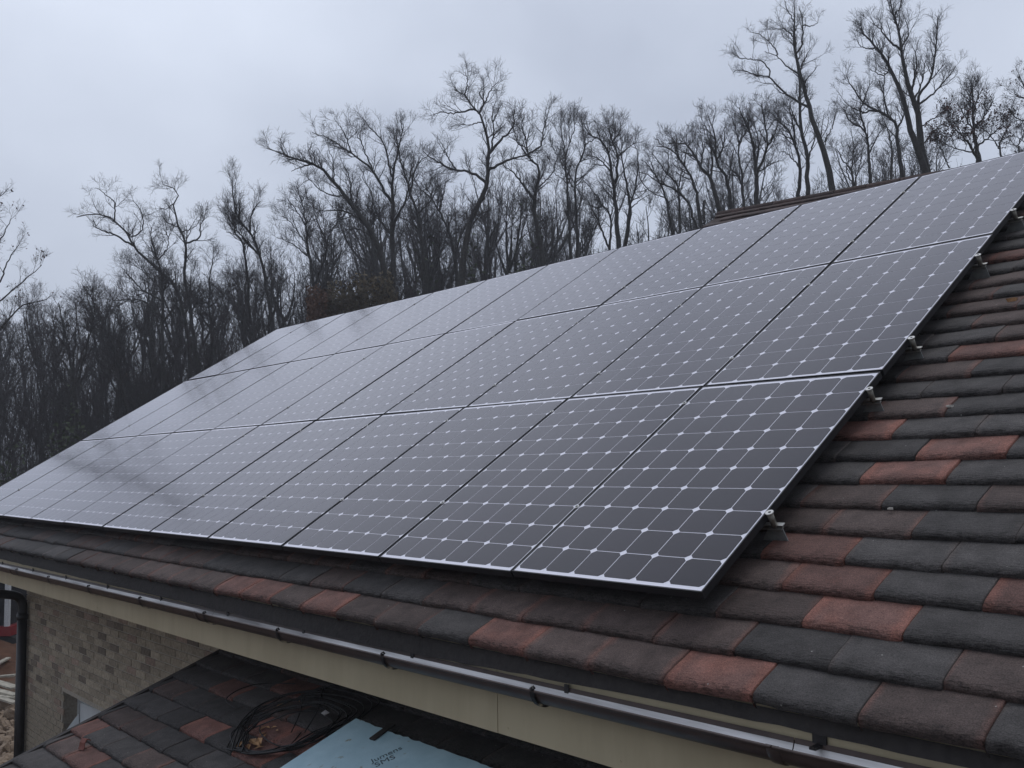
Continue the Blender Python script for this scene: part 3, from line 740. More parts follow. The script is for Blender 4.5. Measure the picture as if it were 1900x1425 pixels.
# ------------------------------------------------------------------ things lying on the lean-to and roof
def leanP(u, v, n): return LEAN_O + LEAN @ np.array([u, v, n])
m, t, b = new_mat('pale blue foam')
N = t.nodes.new; tcn = N('ShaderNodeTexCoord')
nz = N('ShaderNodeTexNoise'); nz.inputs['Scale'].default_value = 9; nz.inputs['Detail'].default_value = 7; t.links.new(tcn.outputs['Object'], nz.inputs['Vector'])
r1 = N('ShaderNodeValToRGB'); r1.color_ramp.elements[0].position = .3; r1.color_ramp.elements[0].color = (.37, .54, .61, 1); r1.color_ramp.elements[1].position = .7; r1.color_ramp.elements[1].color = (.46, .63, .70, 1)
t.links.new(nz.outputs['Fac'], r1.inputs['Fac'])
n2 = N('ShaderNodeTexNoise'); n2.inputs['Scale'].default_value = 17; n2.inputs['Detail'].default_value = 3; t.links.new(tcn.outputs['Object'], n2.inputs['Vector'])
r2 = N('ShaderNodeMapRange'); r2.inputs['From Min'].default_value = .66; r2.inputs['From Max'].default_value = .74; t.links.new(n2.outputs['Fac'], r2.inputs['Value'])
mx = N('ShaderNodeMixRGB'); mx.inputs[2].default_value = (.26, .24, .17, 1); t.links.new(r2.outputs[0], mx.inputs[0]); t.links.new(r1.outputs['Color'], mx.inputs[1])
t.links.new(mx.outputs[0], b.inputs['Base Color']); b.inputs['Roughness'].default_value = .75
bpn = N('ShaderNodeBump'); bpn.inputs['Strength'].default_value = .5; bpn.inputs['Distance'].default_value = .012; t.links.new(nz.outputs['Fac'], bpn.inputs['Height']); t.links.new(bpn.outputs['Normal'], b.inputs['Normal'])
M_FOAM = m
foam = thing('foam_board', 'pale blue insulation foam board with ragged edge lying on the porch roof', 'insulation board', leanP(-1.5, -.15, .03), None, LEAN)
rg = np.random.RandomState(4)
uu = np.linspace(-2.405, -.2, 70)
topv = .158 + np.cumsum(rg.normal(0, .0035, 70)) * .35 + rg.normal(0, .003, 70); topv -= np.linspace(topv[0] - .16, topv[-1] - .135, 70)
# ragged outline left uncut; a dark bar laid on top marks the notch
poly = [(-2.41, .160)] + [(a, b_) for a, b_ in zip(uu, topv)][1:] + [(-.2, -.455), (-2.41, -.455)]
V = [(a + 1.5, b_ + .15, z) for z in (.046, 0) for a, b_ in poly]; n = len(poly)
MB().add(V, [tuple(range(n))[::-1], tuple(range(n, 2 * n))] + [(i, (i + 1) % n, n + (i + 1) % n, n + i) for i in range(n)]).build('board', M_FOAM, foam)
M_INK = simple('faded grey print', (.075, .11, .13), .8, 0, .5, 60)
def text_part(s, size, u, v, rotz, parent):
    cu = bpy.data.curves.new('print', 'FONT'); cu.body = s; cu.size = size; cu.extrude = .0004
    ob = bpy.data.objects.new('print', cu); COL.objects.link(ob)
    dg = bpy.context.evaluated_depsgraph_get(); me = bpy.data.meshes.new_from_object(ob.evaluated_get(dg))
    bpy.data.objects.remove(ob); me.materials.clear()
    o = link('print', me, parent, (u + 1.5, v + .15, .0468), M_INK); o.rotation_euler = (0, 0, rotz); return o
tb = on_lean(690, 1416, .076); tt = on_lean(716, 1404, .076)
rot = math.atan2(tt[1] - tb[1], tt[0] - tb[0])
text_part('Jumens', .056, tb[0], tb[1], rot, foam)
tb2 = on_lean(697, 1424, .076)
text_part('SMS', .062, tb2[0], tb2[1], rot, foam)
sa, sb = on_lean(690, 1373, .08), on_lean(716, 1354, .08)
sdv = (sb - sa)[:2]; sdv /= np.linalg.norm(sdv); sn = np.array([-sdv[1], sdv[0]]) * .020
sv = [(*(sa[:2] + sn), .079), (*(sa[:2] - sn), .079), (*(sb[:2] + sdv * .05 - sn), .079), (*(sb[:2] + sdv * .05 + sn), .079)]
st_ = MB().add([leanP(*p) for p in sv] + [leanP(p[0], p[1], p[2] + .008) for p in sv], [(0, 1, 2, 3), (7, 6, 5, 4), (0, 4, 5, 1), (1, 5, 6, 2), (2, 6, 7, 3), (3, 7, 4, 0)]).build('notch_bar', M_WOOD)  # added dark bar, standing in for the dark of a notch cut into the foam
tag(st_, 'short black strap lying over the ragged edge of the blue foam board', 'bar')

# coil of cable
coil = thing('cable_coil', 'black cable coiled loosely on the porch roof beside the foam board', 'cable')
rg = np.random.RandomState(11)
base = [(440, 1384), (446, 1352), (468, 1322), (500, 1302), (545, 1286), (590, 1276), (640, 1272), (690, 1285), (700, 1305), (672, 1328), (640, 1343), (600, 1362), (560, 1380), (515, 1391), (470, 1394)]
for q in range(9):
    sc = 1 - .045 * q + rg.normal(0, .012); cx_, cy_ = 540 + rg.normal(0, 5) - 3.2 * q, 1342 + rg.normal(0, 2.5) + 2.2 * q
    pts = []
    ph = rg.uniform(0, 6)
    for j, (x, y) in enumerate(base):
        xx = cx_ + (x - 545) * sc + rg.normal(0, 4.2); yy = cy_ + (y - 1338) * sc + rg.normal(0, 2.3)
        P = on_lean(xx, yy, .035 + .006 * q * rg.uniform(.3, 1)); pts.append(leanP(P[0], min(P[1], .60), P[2]))
    pts.append(pts[0]); 
    MB().tube(smooth_path(pts, 5), .0042, 6).build('cable_loop', M_CABLE, coil, True)
for pts in ([(436, 1312), (420, 1302), (440, 1285), (470, 1270), (500, 1262), (545, 1262)], [(540, 1357), (556, 1330), (562, 1305), (560, 1286)], [(565, 1357), (590, 1322), (598, 1290), (602, 1270)], [(512, 1316), (550, 1312), (590, 1314), (604, 1317)], [(482, 1345), (484, 1362), (498, 1378), (520, 1384), (536, 1376), (556, 1352)]):
    Q = [on_lean(x, y, .045) for x, y in pts]
    MB().tube(smooth_path([leanP(p[0], p[1], .04 + .02 * math.sin(j)) for j, p in enumerate(Q)], 5), .0036, 6).build('loose_end', M_CABLE, coil, True)
P = on_lean(604, 1318, .05); M_TAG = simple('white paper tag', (.6, .58, .58), .7)
e1 = on_lean(611, 1323, .05); d_ = (e1 - P)[:2]
tg = MB().add([leanP(P[0], P[1], .05), leanP(e1[0], e1[1], .05), leanP(e1[0] + .02, e1[1] - .04, .062), leanP(P[0] + .02, P[1] - .04, .058)], [(0, 1, 2, 3)]).build('paper_tag', M_TAG)
md = tg.modifiers.new('thick', 'SOLIDIFY'); md.thickness = .003
tag(tg, 'small white tag among the cable loops on the porch roof', 'tag')
lfm = MB(); M_LEAF = simple('dry tan leaf', (.34, .19, .09), .8, 0, .4, 30)
for x, y, s in [(470, 1378, .05), (476, 1382, .04), (482, 1376, .045), (487, 1363, .03), (488, 1352, .025), (497, 1350, .022), (508, 1350, .02), (446, 1383, .05), (462, 1386, .03), (514, 1356, .018), (480, 1388, .03), (520, 1309, .03), (556, 1301, .015), (491, 1366, .02)]:
    P = on_lean(x, y, .03); a = rg.uniform(0, 6.28); d = np.array([math.cos(a), math.sin(a)]) * s; e = np.array([-d[1], d[0]]) * .45
    c = P[:2]; z = .03
    lfm.add([leanP(*(c - d), z), leanP(*(c - e), z + s * .3), leanP(*(c + d), z + s * .15), leanP(*(c + e), z + s * .35)], [(0, 1, 2, 3)])
o = lfm.build('dry_leaves', M_LEAF); tag(o, 'dry tan leaves caught inside the cable coil', None, None, 'stuff')
# curled clip on the lean-to tile and scraps on the main roof
P = on_lean(150, 1389, .03); Q = on_lean(166, 1379, .03)
cl = MB(); d = (Q - P)[:2]; nrm = np.array([-d[1], d[0]]) / np.linalg.norm(d) * .03
prof = [(0, .0), (.18, .012), (.4, .034), (.65, .046), (.85, .040), (1.0, .028)]
V = []
for f_, h in prof:
    c = P[:2] + d * f_
    V += [leanP(*(c - nrm), h + .022), leanP(*(c + nrm), h + .022)]
cl.add(V, [(2 * j, 2 * j + 1, 2 * j + 3, 2 * j + 2) for j in range(len(prof) - 1)])
o = cl.build('tile_clip', simple('rusty red clip', (.16, .045, .03), .6)); md = o.modifiers.new('thick', 'SOLIDIFY'); md.thickness = .005
tag(o, 'curled rusty red clip sticking up from a porch roof tile', 'tile clip')
M_CRUMB = simple('pale crumb', (.5, .47, .42), .8)
for x, y, s, lb in [(1878, 557, .020, 'tan scrap of wood on a roof tile near the right picture edge'), (1762, 754, .012, 'pale mortar crumb on a dark tile right of the panels'), (1652, 944, .008, 'tiny white crumb on the tile joint right of the lowest clamp')]:
    P = on_main(x, y, TN + .022); c = ROOF @ P
    cb = MB().box((-s, -s * .7, -s * .5), (s, s * .7, s * .6), lambda p: tuple(np.array(p) + rg.normal(0, s * .15, 3)))
    o = cb.build('mortar_crumb' if 'crumb' in lb else 'wood_scrap', M_CRUMB if s < .015 else M_LEAF); o.location = tuple(c); tag(o, lb, 'crumb' if 'crumb' in lb else 'wood scrap')

# ------------------------------------------------------------------ building site beyond the downpipe
M_RED = simple('faded red paint', (.22, .018, .02), .45)
M_CABW = simple('light grey cab post', (.55, .57, .58), .5)
M_TRACK = simple('rubber track', (.02, .02, .02), .8)
ep = at_z(-25, 1216, GROUND)
dig = thing('excavator', 'small red excavator with pale cab posts behind the downpipe', 'excavator', tuple(ep))
vx = RIGHT.copy(); vx[2] = 0; vx /= np.linalg.norm(vx); vy = np.array([-vx[1], vx[0], 0])
def dg_(p): return vx * p[0] + vy * p[1] + np.array([0, 0, p[2]])
for yy in (0, 1.1):
    tr = MB(); prof = [(-.9, .22), (-.8, .04), (-.6, 0), (.6, 0), (.8, .04), (.9, .22), (.8, .40), (.6, .45), (-.6, .45), (-.8, .40)]
    V = [dg_((a, yy + s, z)) for s in (0, .32) for a, z in prof]; n = len(prof)
    tr.add(V, [tuple(range(n)), tuple(range(n, 2 * n))[::-1]] + [(i, (i + 1) % n, n + (i + 1) % n, n + i) for i in range(n)]).build('track', M_TRACK, dig)
MB().box((-.95, -.05, .48), (.62, 1.5, .72), dg_).build('body', M_RED, dig)
MB().box((-.95, .0, .72), (-.1, 1.45, 1.25), dg_).build('engine_cover', M_RED, dig)
cabm = MB()
for a, b_ in ((.44, -.03), (.44, 1.3), (-.12, -.03), (-.12, 1.3)): cabm.box((a, b_, .72), (a + .11, b_ + .1, 2.15), dg_)
cabm.box((-.12, -.03, 2.15), (.55, 1.4, 2.25), dg_)
cabm.build('cab_frame', M_CABW, dig)
MB().box((-.02, .0, .74), (.44, .03, 2.14), dg_).box((.47, .07, .74), (.50, 1.3, 2.14), dg_).box((-.02, 1.33, .74), (.44, 1.36, 2.14), dg_).build('cab_glass', M_GLASS, dig)
arm = MB(); arm.tube([dg_((-.9, .7, .9)), dg_((-2.0, .7, 2.2)), dg_((-3.0, .7, 1.6))], [.14, .12, .1], 8).build('boom', M_RED, dig)
MB().box((-3.2, .4, .7), (-2.85, 1.0, 1.5), dg_).build('bucket', M_TRACK, dig)
M_PLANK = simple('weathered pale plank', (.36, .33, .27), .8, 0, .3, 12, .3, 60)
PLK = [((-60, 1262), (29, 1254), .10), ((-70, 1248), (29, 1278), .16), ((-60, 1268), (30, 1292), .12), ((-55, 1290), (30, 1296), .11), ((-60, 1278), (29, 1306), .10), ((-60, 1262), (16, 1222), .09)]
PLL = ['pale loose plank lying flat on top of the plank pile', 'wide tan plank crossing the plank pile', 'grey plank in the middle of the plank pile', 'narrow plank low in the plank pile', 'lowest grey plank of the pile above the rubble', 'pale batten pointing up from the plank pile']
for q, ((x0, y0), (x1, y1), wd) in enumerate(PLK):
    a = at_z(x0, y0, GROUND + .25 + .04 * (q % 3)); b_ = at_z(x1, y1, GROUND + .22 + .05 * (5 - q) / 2)
    d = b_ - a; d /= np.linalg.norm(d); s = np.cross(d, [0, 0, 1]); s /= np.linalg.norm(s); up = np.cross(s, d)
    V = [e_ + s * wd * i * .6 + up * h for e_ in (a, b_) for i, h in ((-1, 0), (1, 0), (1, .035), (-1, .035))]
    o = MB().add(V, [(0, 1, 2, 3), (7, 6, 5, 4), (0, 4, 5, 1), (1, 5, 6, 2), (2, 6, 7, 3), (3, 7, 4, 0)]).build('plank', M_PLANK)
    tag(o, PLL[q], 'plank', 'planks piled on the building site')
mound = []
rg = np.random.RandomState(2)
mc = at_z(-5, 1262, GROUND)
n = 26; V = []; Fc = []
for i in range(n):
    for j in range(n):
        a, b_ = (i / (n - 1) - .5) * 9, (j / (n - 1) - .5) * 7
        h = .62 * math.exp(-(a * a / 7 + b_ * b_ / 4)) + rg.normal(0, .06) * (1 if 0 < i < n - 1 and 0 < j < n - 1 else 0) - .05
        V.append(mc + vx * (a - 2.8) + vy * (b_ + 2.2) + np.array([0, 0, h]))
Fc = [(i * n + j, i * n + j + 1, (i + 1) * n + j + 1, (i + 1) * n + j) for i in range(n - 1) for j in range(n - 1)]
M_SOIL = simple('red brown soil', (.095, .050, .032), .95, 0, .35, 3, .8, 20, .1)
o = part('soil_mound', V, Fc, M_SOIL, None, True); tag(o, 'red brown soil mound behind the plank pile', 'soil heap')
M_ROCK = simple('tan rubble stone', (.27, .20, .14), .9, 0, .3, 8, .5, 25)
def rock_me(seed, s):
    rg = np.random.RandomState(seed); V = []; Fc = []; nu, nv = 8, 5
    V.append((0, 0, -s))
    for j in range(1, nv):
        for i in range(nu):
            ph = math.pi * j / nv; th = 2 * math.pi * i / nu; rr = s * (1 + rg.normal(0, .14))
            V.append((rr * math.sin(ph) * math.cos(th) * 1.15, rr * math.sin(ph) * math.sin(th), -rr * math.cos(ph) * .8))
    V.append((0, 0, s * .8)); T = len(V) - 1
    for i in range(nu): Fc.append((0, 1 + (i + 1) % nu, 1 + i))
    for j in range(nv - 2):
        for i in range(nu):
            a = 1 + j * nu + i; b_ = 1 + j * nu + (i + 1) % nu; Fc.append((a, b_, b_ + nu, a + nu))
    for i in range(nu): Fc.append((T, 1 + (nv - 2) * nu + i, 1 + (nv - 2) * nu + (i + 1) % nu))
    me = bpy.data.meshes.new('rubble_stone'); me.from_pydata(V, [], Fc); me.update(); me.materials.append(M_ROCK); return me
RK = [rock_me(q, 1) for q in range(5)]
k = 0
for y in range(1318, 1440, 11):
    for x in (-40, -22, -6, 8, 22):
        xx, yy = x + rg.uniform(-5, 5), y + rg.uniform(-4, 4)
        s = rg.uniform(.06, .14); P = at_z(xx, yy, GROUND + s * .5)
        o = link('rubble_stone', RK[k % 5], None, tuple(P)); o.scale = (s, s * rg.uniform(.8, 1.2), s * rg.uniform(.7, 1)); o.rotation_euler = tuple(rg.uniform(0, 6, 3)); k += 1
        tag(o, 'tan rubble stone in the heap beside the downpipe', 'stone', 'rubble stones heaped by the house')

# ------------------------------------------------------------------ trees
def limb_path(pts, D0, dz, K, rs, wig):
    p = smooth_path(np.array([(x, y, 0) for x, y in pts], float), 8)[:, :2]
    s = np.concatenate([[0], np.cumsum(np.linalg.norm(np.diff(p, axis=0), axis=1))]); tt_ = np.linspace(0, s[-1], K)
    x = np.interp(tt_, s, p[:, 0]); y = np.interp(tt_, s, p[:, 1]); f = tt_ / s[-1]
    W_ = np.array([at_depth(a, b_, D0 + dz * q) for a, b_, q in zip(x, y, f)])
    nz_ = rs.normal(0, wig, (K, 3)); nz_[0] = 0
    return W_ + nz_
def grow(P, Rr, per, ang, lr, K, wig, up, rs, t0=.15, rmul=.55, tip=.35, lmin=0.1):
    """children sprouting along parents P (N,K,3)"""
    N = P.shape[0]; Kp = P.shape[1]
    Ls = np.linalg.norm(np.diff(P, axis=1), axis=2).sum(1)
    cnt = np.maximum(1, np.round(per * Ls * rs.uniform(.8, 1.2, N) if callable(per) is False and per < 0 else per * np.ones(N) * rs.uniform(.7, 1.3, N))).astype(int) if per > 0 else np.maximum(1, np.round(-per * Ls)).astype(int)
    idx = np.repeat(np.arange(N), cnt); n = len(idx)
    t = t0 + (1 - t0) * rs.uniform(0, 1, n) ** .8
    q = t * (Kp - 1); i0 = np.minimum(q.astype(int), Kp - 2); fr = (q - i0)[:, None]
    O = P[idx, i0] * (1 - fr) + P[idx, i0 + 1] * fr
    T = P[idx, i0 + 1] - P[idx, i0]; T /= np.linalg.norm(T, axis=1, keepdims=True) + 1e-9
    r0 = (Rr[idx, i0] * (1 - fr[:, 0]) + Rr[idx, i0 + 1] * fr[:, 0])
    rv = rs.normal(0, 1, (n, 3)); rv -= (rv * T).sum(1, keepdims=True) * T; rv /= np.linalg.norm(rv, axis=1, keepdims=True) + 1e-9
    a = np.radians(rs.normal(ang, 11, n))[:, None]
    d = T * np.cos(a) + rv * np.sin(a); d[:, 2] += up; d /= np.linalg.norm(d, axis=1, keepdims=True)
    ln = np.maximum(lmin, lr * (1 - .45 * t) * rs.uniform(.55, 1.3, n))
    if per > 0: ln = np.minimum(ln, Ls[idx] * .75 + .02)
    out_ = np.zeros((n, K, 3)); out_[:, 0] = O; dd = d.copy()
    for k_ in range(1, K):
        dd = dd + rs.normal(0, wig, (n, 3)); dd[:, 2] += up * .35; dd /= np.linalg.norm(dd, axis=1, keepdims=True)
        out_[:, k_] = out_[:, k_ - 1] + dd * (ln / (K - 1))[:, None]
    rr = np.minimum(r0 * rmul, .012 + ln * .012)
    R_ = rr[:, None] * np.linspace(1, tip, K)[None]
    return out_, R_
TRI = [0]
def crown_mesh(P, Rr, rs, dens, length, up=.25, leaves=0, minr=.0031, lv=3):
    V = []; Fq = []; b0 = 0
    def put(v, f):
        nonlocal b0
        V.append(v); Fq.append(f + b0); b0 += len(v)
    L1, R1 = grow(P, Rr, -dens * 1.25, 47, length, 6, .11, up, rs, .20)
    R1 = np.maximum(R1, minr * 1.6); put(*tubes(L1, R1, 4))
    L2, R2 = grow(L1, R1, 6.0, 43, length * .55, 5, .15, up * .6, rs, .15, .6)
    R2 = np.maximum(R2, minr * 1.15); put(*tubes(L2, R2, 3))
    if lv > 2:
        L3, R3 = grow(L2, R2, 5.2, 44, length * .33, 3, .15, up * .25, rs, .12, .6)
        R3 = np.maximum(R3, minr * .85); put(*tubes(L3, R3, 3))
    else: L3 = L2
    V = np.vstack(V); Fq = np.vstack(Fq); TRI[0] += len(Fq) * 2
    lp = None
    if leaves:
        sel = L3[rs.randint(0, len(L3), leaves)]; lp = sel[:, -1] + rs.normal(0, .03, (leaves, 3))
    return V, Fq, lp
def leaf_quads(C, s, rs):
    n = len(C); d = rs.normal(0, 1, (n, 3)); d /= np.linalg.norm(d, axis=1, keepdims=True)
    e = np.cross(d, rs.normal(0, 1, (n, 3))); e /= np.linalg.norm(e, axis=1, keepdims=True)
    sz = (s * rs.uniform(.6, 1.4, n))[:, None]
    V = np.stack([C - d * sz, C - e * sz * .6, C + d * sz, C + e * sz * .6], 1).reshape(-1, 3)
    return V, np.arange(4 * n).reshape(-1, 4)
def hero(label, D, limbs, seed, dens=3.2, length=1.15, up=.25, leaves=None, low=0, group='tall bare trees behind the roof', cat='tree', spread=.8, minr=.0031, lv=3):
    """limbs: [(pixel polyline, start width px, end width px)], first one is the trunk"""
    rs = np.random.RandomState(seed)
    K = 18; paths = []; rads = []
    starts = []
    for q, (pts, w0, w1) in enumerate(limbs):
        if q == 0:
            d0, dz = D, rs.uniform(-.6, .6) * spread
        else:
            best = min(((np.hypot(pts[0][0] - x, pts[0][1] - y), dep, x, y) for x, y, dep in starts))
            if best[0] < 25: pts = [(best[2], best[3])] + list(pts[1:])
            d0 = best[1] if best[0] < 25 else D + rs.uniform(-1, 1) * spread
            ln = sum(np.hypot(a[0] - b_[0], a[1] - b_[1]) for a, b_ in zip(pts, pts[1:])) * D / F_PX
            dz = rs.choice([-1, 1]) * rs.uniform(.15, .55) * ln * spread
        Pq = limb_path(pts, d0, dz, K, rs, .00045 * D)
        s = np.linspace(0, 1, len(pts))
        for (x, y), f in zip(smooth_path(np.array([(a, b_, 0) for a, b_ in pts], float), 8)[:, :2], np.linspace(0, 1, (len(pts) - 1) * 8 + 1)):
            starts.append((x, y, d0 + dz * f))
        paths.append(Pq); rads.append(np.linspace(w0, w1, K) ** 1.0 * D / F_PX / 2)
    base = paths[0][0]; foot = np.array([base[0] + rs.uniform(-.25, .25), base[1] + rs.uniform(-.25, .25), GROUND])
    hgt = base[2] - GROUND
    root = thing('bare_tree', label, cat, tuple(foot), group)
    tv, tf = [], []; b0 = 0
    lower = np.array([foot + (base - foot) * f for f in np.linspace(0, 1, 8)])[None]
    rl_ = (rads[0][0] * np.linspace(1.45, 1, 8) ** 1.0)[None]
    for Pq, rq, nn in [(lower, rl_, 8)] + [(p[None], r_[None], 7) for p, r_ in zip(paths, rads)]:
        v, f = tubes(Pq, rq, nn); tv.append(v - foot); tf.append(f + b0); b0 += len(v)
    link('trunk', np_mesh('trunk', np.vstack(tv), np.vstack(tf), M_BARK), root)
    P = np.array(paths); Rr = np.array(rads)
    V, Fq, lp = crown_mesh(P, Rr, rs, dens, length * D / 36, up, leaves[0] if leaves else 0, minr * D / 36, lv)
    cr_ = link('crown', np_mesh('crown', V - foot, Fq, M_TWIG), root)
    if leaves:
        if leaves[0] > 1000:
            zz = lp[:, 2]; lo_, hi_ = base[2] - 2.0, base[2] + 1.75; lp = lp[(zz > lo_) & (zz < hi_ + rs.normal(0, .35, len(zz)))]
        v, f = leaf_quads(lp, leaves[1], rs)
        link('dead_leaves', np_mesh('dead_leaves', v - foot, f, leaves[2], False), cr_)['kind'] = 'stuff'
    return root
H = []
H.append(('leaning bare tree with a long crooked arm reaching left against the open sky', 38, [
 ([(352, 640), (331, 540), (316, 520), (265, 477), (245, 451), (240, 436), (215, 411), (197, 401), (174, 396), (141, 403)], 8, 1.6),
 ([(245, 459), (228, 444), (210, 434), (184, 426), (172, 406)], 4.2, 1.6), ([(245, 439), (263, 429), (266, 406), (258, 386), (245, 370)], 3, 1),
 ([(215, 408), (212, 376), (192, 358), (177, 348)], 3, 1)], dict(dens=2.6, length=.95)))
H.append(('tall bare tree with a zigzag top twig beside the long-armed leaning tree', 37, [
 ([(366, 670), (351, 560), (341, 509), (346, 472), (341, 441), (331, 421), (326, 396), (321, 378), (333, 358), (331, 353), (303, 340)], 9, 1.2),
 ([(349, 451), (369, 441), (371, 421), (381, 403)], 4, 1.2), ([(338, 429), (361, 421), (371, 407)], 2.5, 1), ([(331, 421), (311, 413), (298, 398)], 2.5, 1), ([(321, 378), (308, 388), (295, 386)], 2, 1)], dict(dens=2.6, length=.95)))
H.append(('bare tree with low swept branches standing left of the zigzag-topped tree', 36, [
 ([(303, 680), (302, 600), (301, 522), (293, 484), (283, 454), (280, 421)], 8, 1.6), ([(293, 484), (311, 459), (311, 441), (303, 424)], 3, 1),
 ([(301, 585), (265, 560), (235, 556), (207, 557)], 4, 1.2), ([(300, 560), (262, 535), (230, 500)], 4, 1.2), ([(301, 540), (262, 500), (240, 485)], 3, 1), ([(302, 600), (330, 560), (350, 535)], 3, 1)], dict(dens=5, length=1.1)))
H.append(('sparse bare tree with a few clinging leaves at the left picture edge', 24, [
 ([(-70, 760), (-55, 680), (-45, 600), (-30, 520), (-15, 440), (-5, 360)], 16, 3), ([(-60, 650), (0, 610), (25, 580), (51, 562), (76, 560), (93, 550)], 5, 1.3),
 ([(-45, 590), (0, 557), (28, 535), (63, 504), (78, 492)], 4, 1.2), ([(-35, 545), (0, 522), (15, 484), (38, 449)], 4, 1.2), ([(-25, 470), (0, 446), (12, 425), (20, 406)], 3, 1.2)], dict(dens=2.3, length=.95, leaves=(150, .032, 'oak'))))
H.append(('twin-stemmed bare tree whose pointed top stands alone left of centre', 36, [
 ([(506, 600), (483, 475), (464, 433), (441, 402), (433, 368), (431, 326)], 8, 1.3), ([(464, 433), (467, 396), (481, 374)], 4, 1.2), ([(464, 481), (433, 419), (416, 382)], 4, 1.2),
 ([(464, 600), (455, 469), (438, 433), (428, 400)], 7, 1.6), ([(480, 470), (445, 440), (420, 430)], 3, 1)], dict(dens=4.2, length=1.0, up=.45)))
H.append(('slim bare tree rising beside the brown hedge block', 40, [
 ([(582, 530), (568, 433), (562, 382), (552, 350)], 6, 1.4), ([(604, 530), (607, 461), (590, 416), (582, 385)], 5, 1.3), ([(607, 448), (627, 413), (660, 398)], 3, 1), ([(570, 450), (545, 420), (525, 400)], 3, 1), ([(566, 420), (550, 390), (535, 372)], 3, 1), ([(575, 480), (545, 455), (515, 440)], 3, 1)], dict(dens=4.2, length=1.0)))
H.append(('thick bare tree leaning far left with a bare arm over the hedge block', 34, [
 ([(722, 550), (705, 467), (680, 416), (635, 357), (607, 323), (579, 304), (542, 293), (517, 281), (495, 274)], 14, 1.5), ([(579, 304), (556, 311), (540, 318)], 3, 1), ([(680, 416), (640, 392), (600, 392), (570, 380)], 4, 1), ([(640, 362), (610, 360), (585, 345), (568, 325)], 3, 1), ([(655, 380), (650, 340), (640, 310)], 4, 1), ([(620, 337), (618, 300), (610, 278)], 3, 1), ([(692, 440), (660, 425), (630, 430)], 3, 1)], dict(dens=4.6, length=1.0)))
H.append(('broad bare tree with many upright limbs right of the far-leaning tree', 35, [
 ([(730, 550), (729, 450), (728, 368), (730, 318), (739, 279), (750, 234)], 12, 1.5), ([(728, 380), (711, 352), (688, 312), (641, 276), (607, 256), (579, 245)], 6, 1.3), ([(728, 335), (711, 265), (690, 240), (677, 225)], 4, 1.2), ([(730, 420), (752, 372), (760, 330), (768, 290)], 5, 1.2), ([(690, 315), (672, 270), (660, 240)], 3.5, 1.1), ([(729, 440), (700, 400), (690, 360), (672, 330)], 5, 1.2), ([(650, 282), (640, 250), (622, 222)], 3, 1)], dict(dens=4.2, length=1.0)))
H.append(('bare tree with a straight slanting stem right of the broad many-limbed tree', 37, [
 ([(790, 520), (784, 475), (778, 413), (759, 349), (742, 292), (735, 250)], 8, 1.5), ([(775, 400), (800, 372), (812, 345)], 4, 1.2), ([(762, 355), (772, 310), (790, 290)], 4, 1.2), ([(780, 430), (760, 412), (735, 400)], 3, 1)], dict(dens=4.0, length=1.0)))
H.append(('tallest bare tree at centre with a flat branch jutting left at its top', 33, [
 ([(856, 520), (865, 447), (876, 402), (899, 354), (907, 292), (902, 245), (888, 211), (876, 197), (862, 176), (843, 166)], 14, 1.6), ([(879, 203), (854, 208), (832, 210), (818, 208), (804, 212)], 4, 1.2), ([(893, 335), (874, 320), (848, 316), (832, 312), (804, 295), (784, 281)], 6, 1.3),
 ([(905, 315), (919, 309), (949, 295), (978, 287), (1003, 273)], 6, 1.3), ([(908, 286), (927, 262), (949, 239), (955, 203)], 6, 1.3), ([(888, 211), (899, 191), (893, 182), (888, 170)], 5, 1.2), ([(862, 176), (868, 150), (862, 135)], 2.5, 1), ([(899, 191), (912, 165), (925, 150)], 3, 1), ([(912, 280), (916, 240), (913, 214), (918, 190)], 4, 1.2), ([(845, 316), (830, 290), (818, 262)], 3, 1), ([(893, 225), (870, 232), (850, 230)], 2.5, 1)], dict(dens=4.4, length=1.0)))
H.append(('forked bare tree right of the tallest centre tree with a curved arm to the right', 35, [
 ([(1008, 490), (1003, 461), (991, 377), (997, 349), (1000, 312), (983, 295), (978, 267), (983, 236)], 11, 1.5), ([(989, 372), (983, 360), (955, 323), (935, 307)], 6, 1.4), ([(980, 284), (1003, 270), (1008, 242), (1020, 200)], 4, 1.2), ([(983, 290), (960, 262), (950, 232)], 4, 1.2), ([(978, 262), (968, 235), (975, 210)], 3, 1), ([(995, 350), (1025, 320), (1035, 290)], 3, 1)], dict(dens=4.4, length=1.0)))
H.append(('bare tree with a Y fork low between the slanting stem and the tallest tree', 38, [
 ([(848, 510), (843, 475), (829, 419), (801, 368), (787, 342)], 7, 1.6), ([(845, 475), (857, 433), (875, 405)], 4, 1.5), ([(815, 390), (825, 350), (830, 330)], 4, 1.2), ([(801, 368), (780, 350), (765, 325)], 3, 1)], dict(dens=4, length=1.0)))
H.append(('slender pale-topped bare tree with a fine upright brush of twigs', 40, [
 ([(1059, 478), (1052, 340), (1050, 295), (1057, 261), (1054, 216)], 6, 1), ([(1050, 320), (1034, 286), (1022, 270)], 2.5, 1), ([(1051, 290), (1042, 250), (1040, 220)], 2.5, 1), ([(1056, 265), (1066, 235), (1064, 210)], 2.2, .9), ([(1051, 335), (1030, 322), (1015, 320)], 2, .9)], dict(dens=4.5, length=.9, up=.6)))
H.append(('slender bare tree twinned with the pale-topped tree, bending right', 39, [
 ([(1071, 476), (1068, 328), (1081, 290), (1084, 261), (1079, 223)], 7, 1.2), ([(1068, 340), (1088, 320), (1098, 312)], 2.5, 1), ([(1069, 350), (1052, 325), (1045, 305)], 2.5, 1), ([(1083, 270), (1098, 262), (1110, 250)], 2.5, 1)], dict(dens=4, length=.95)))
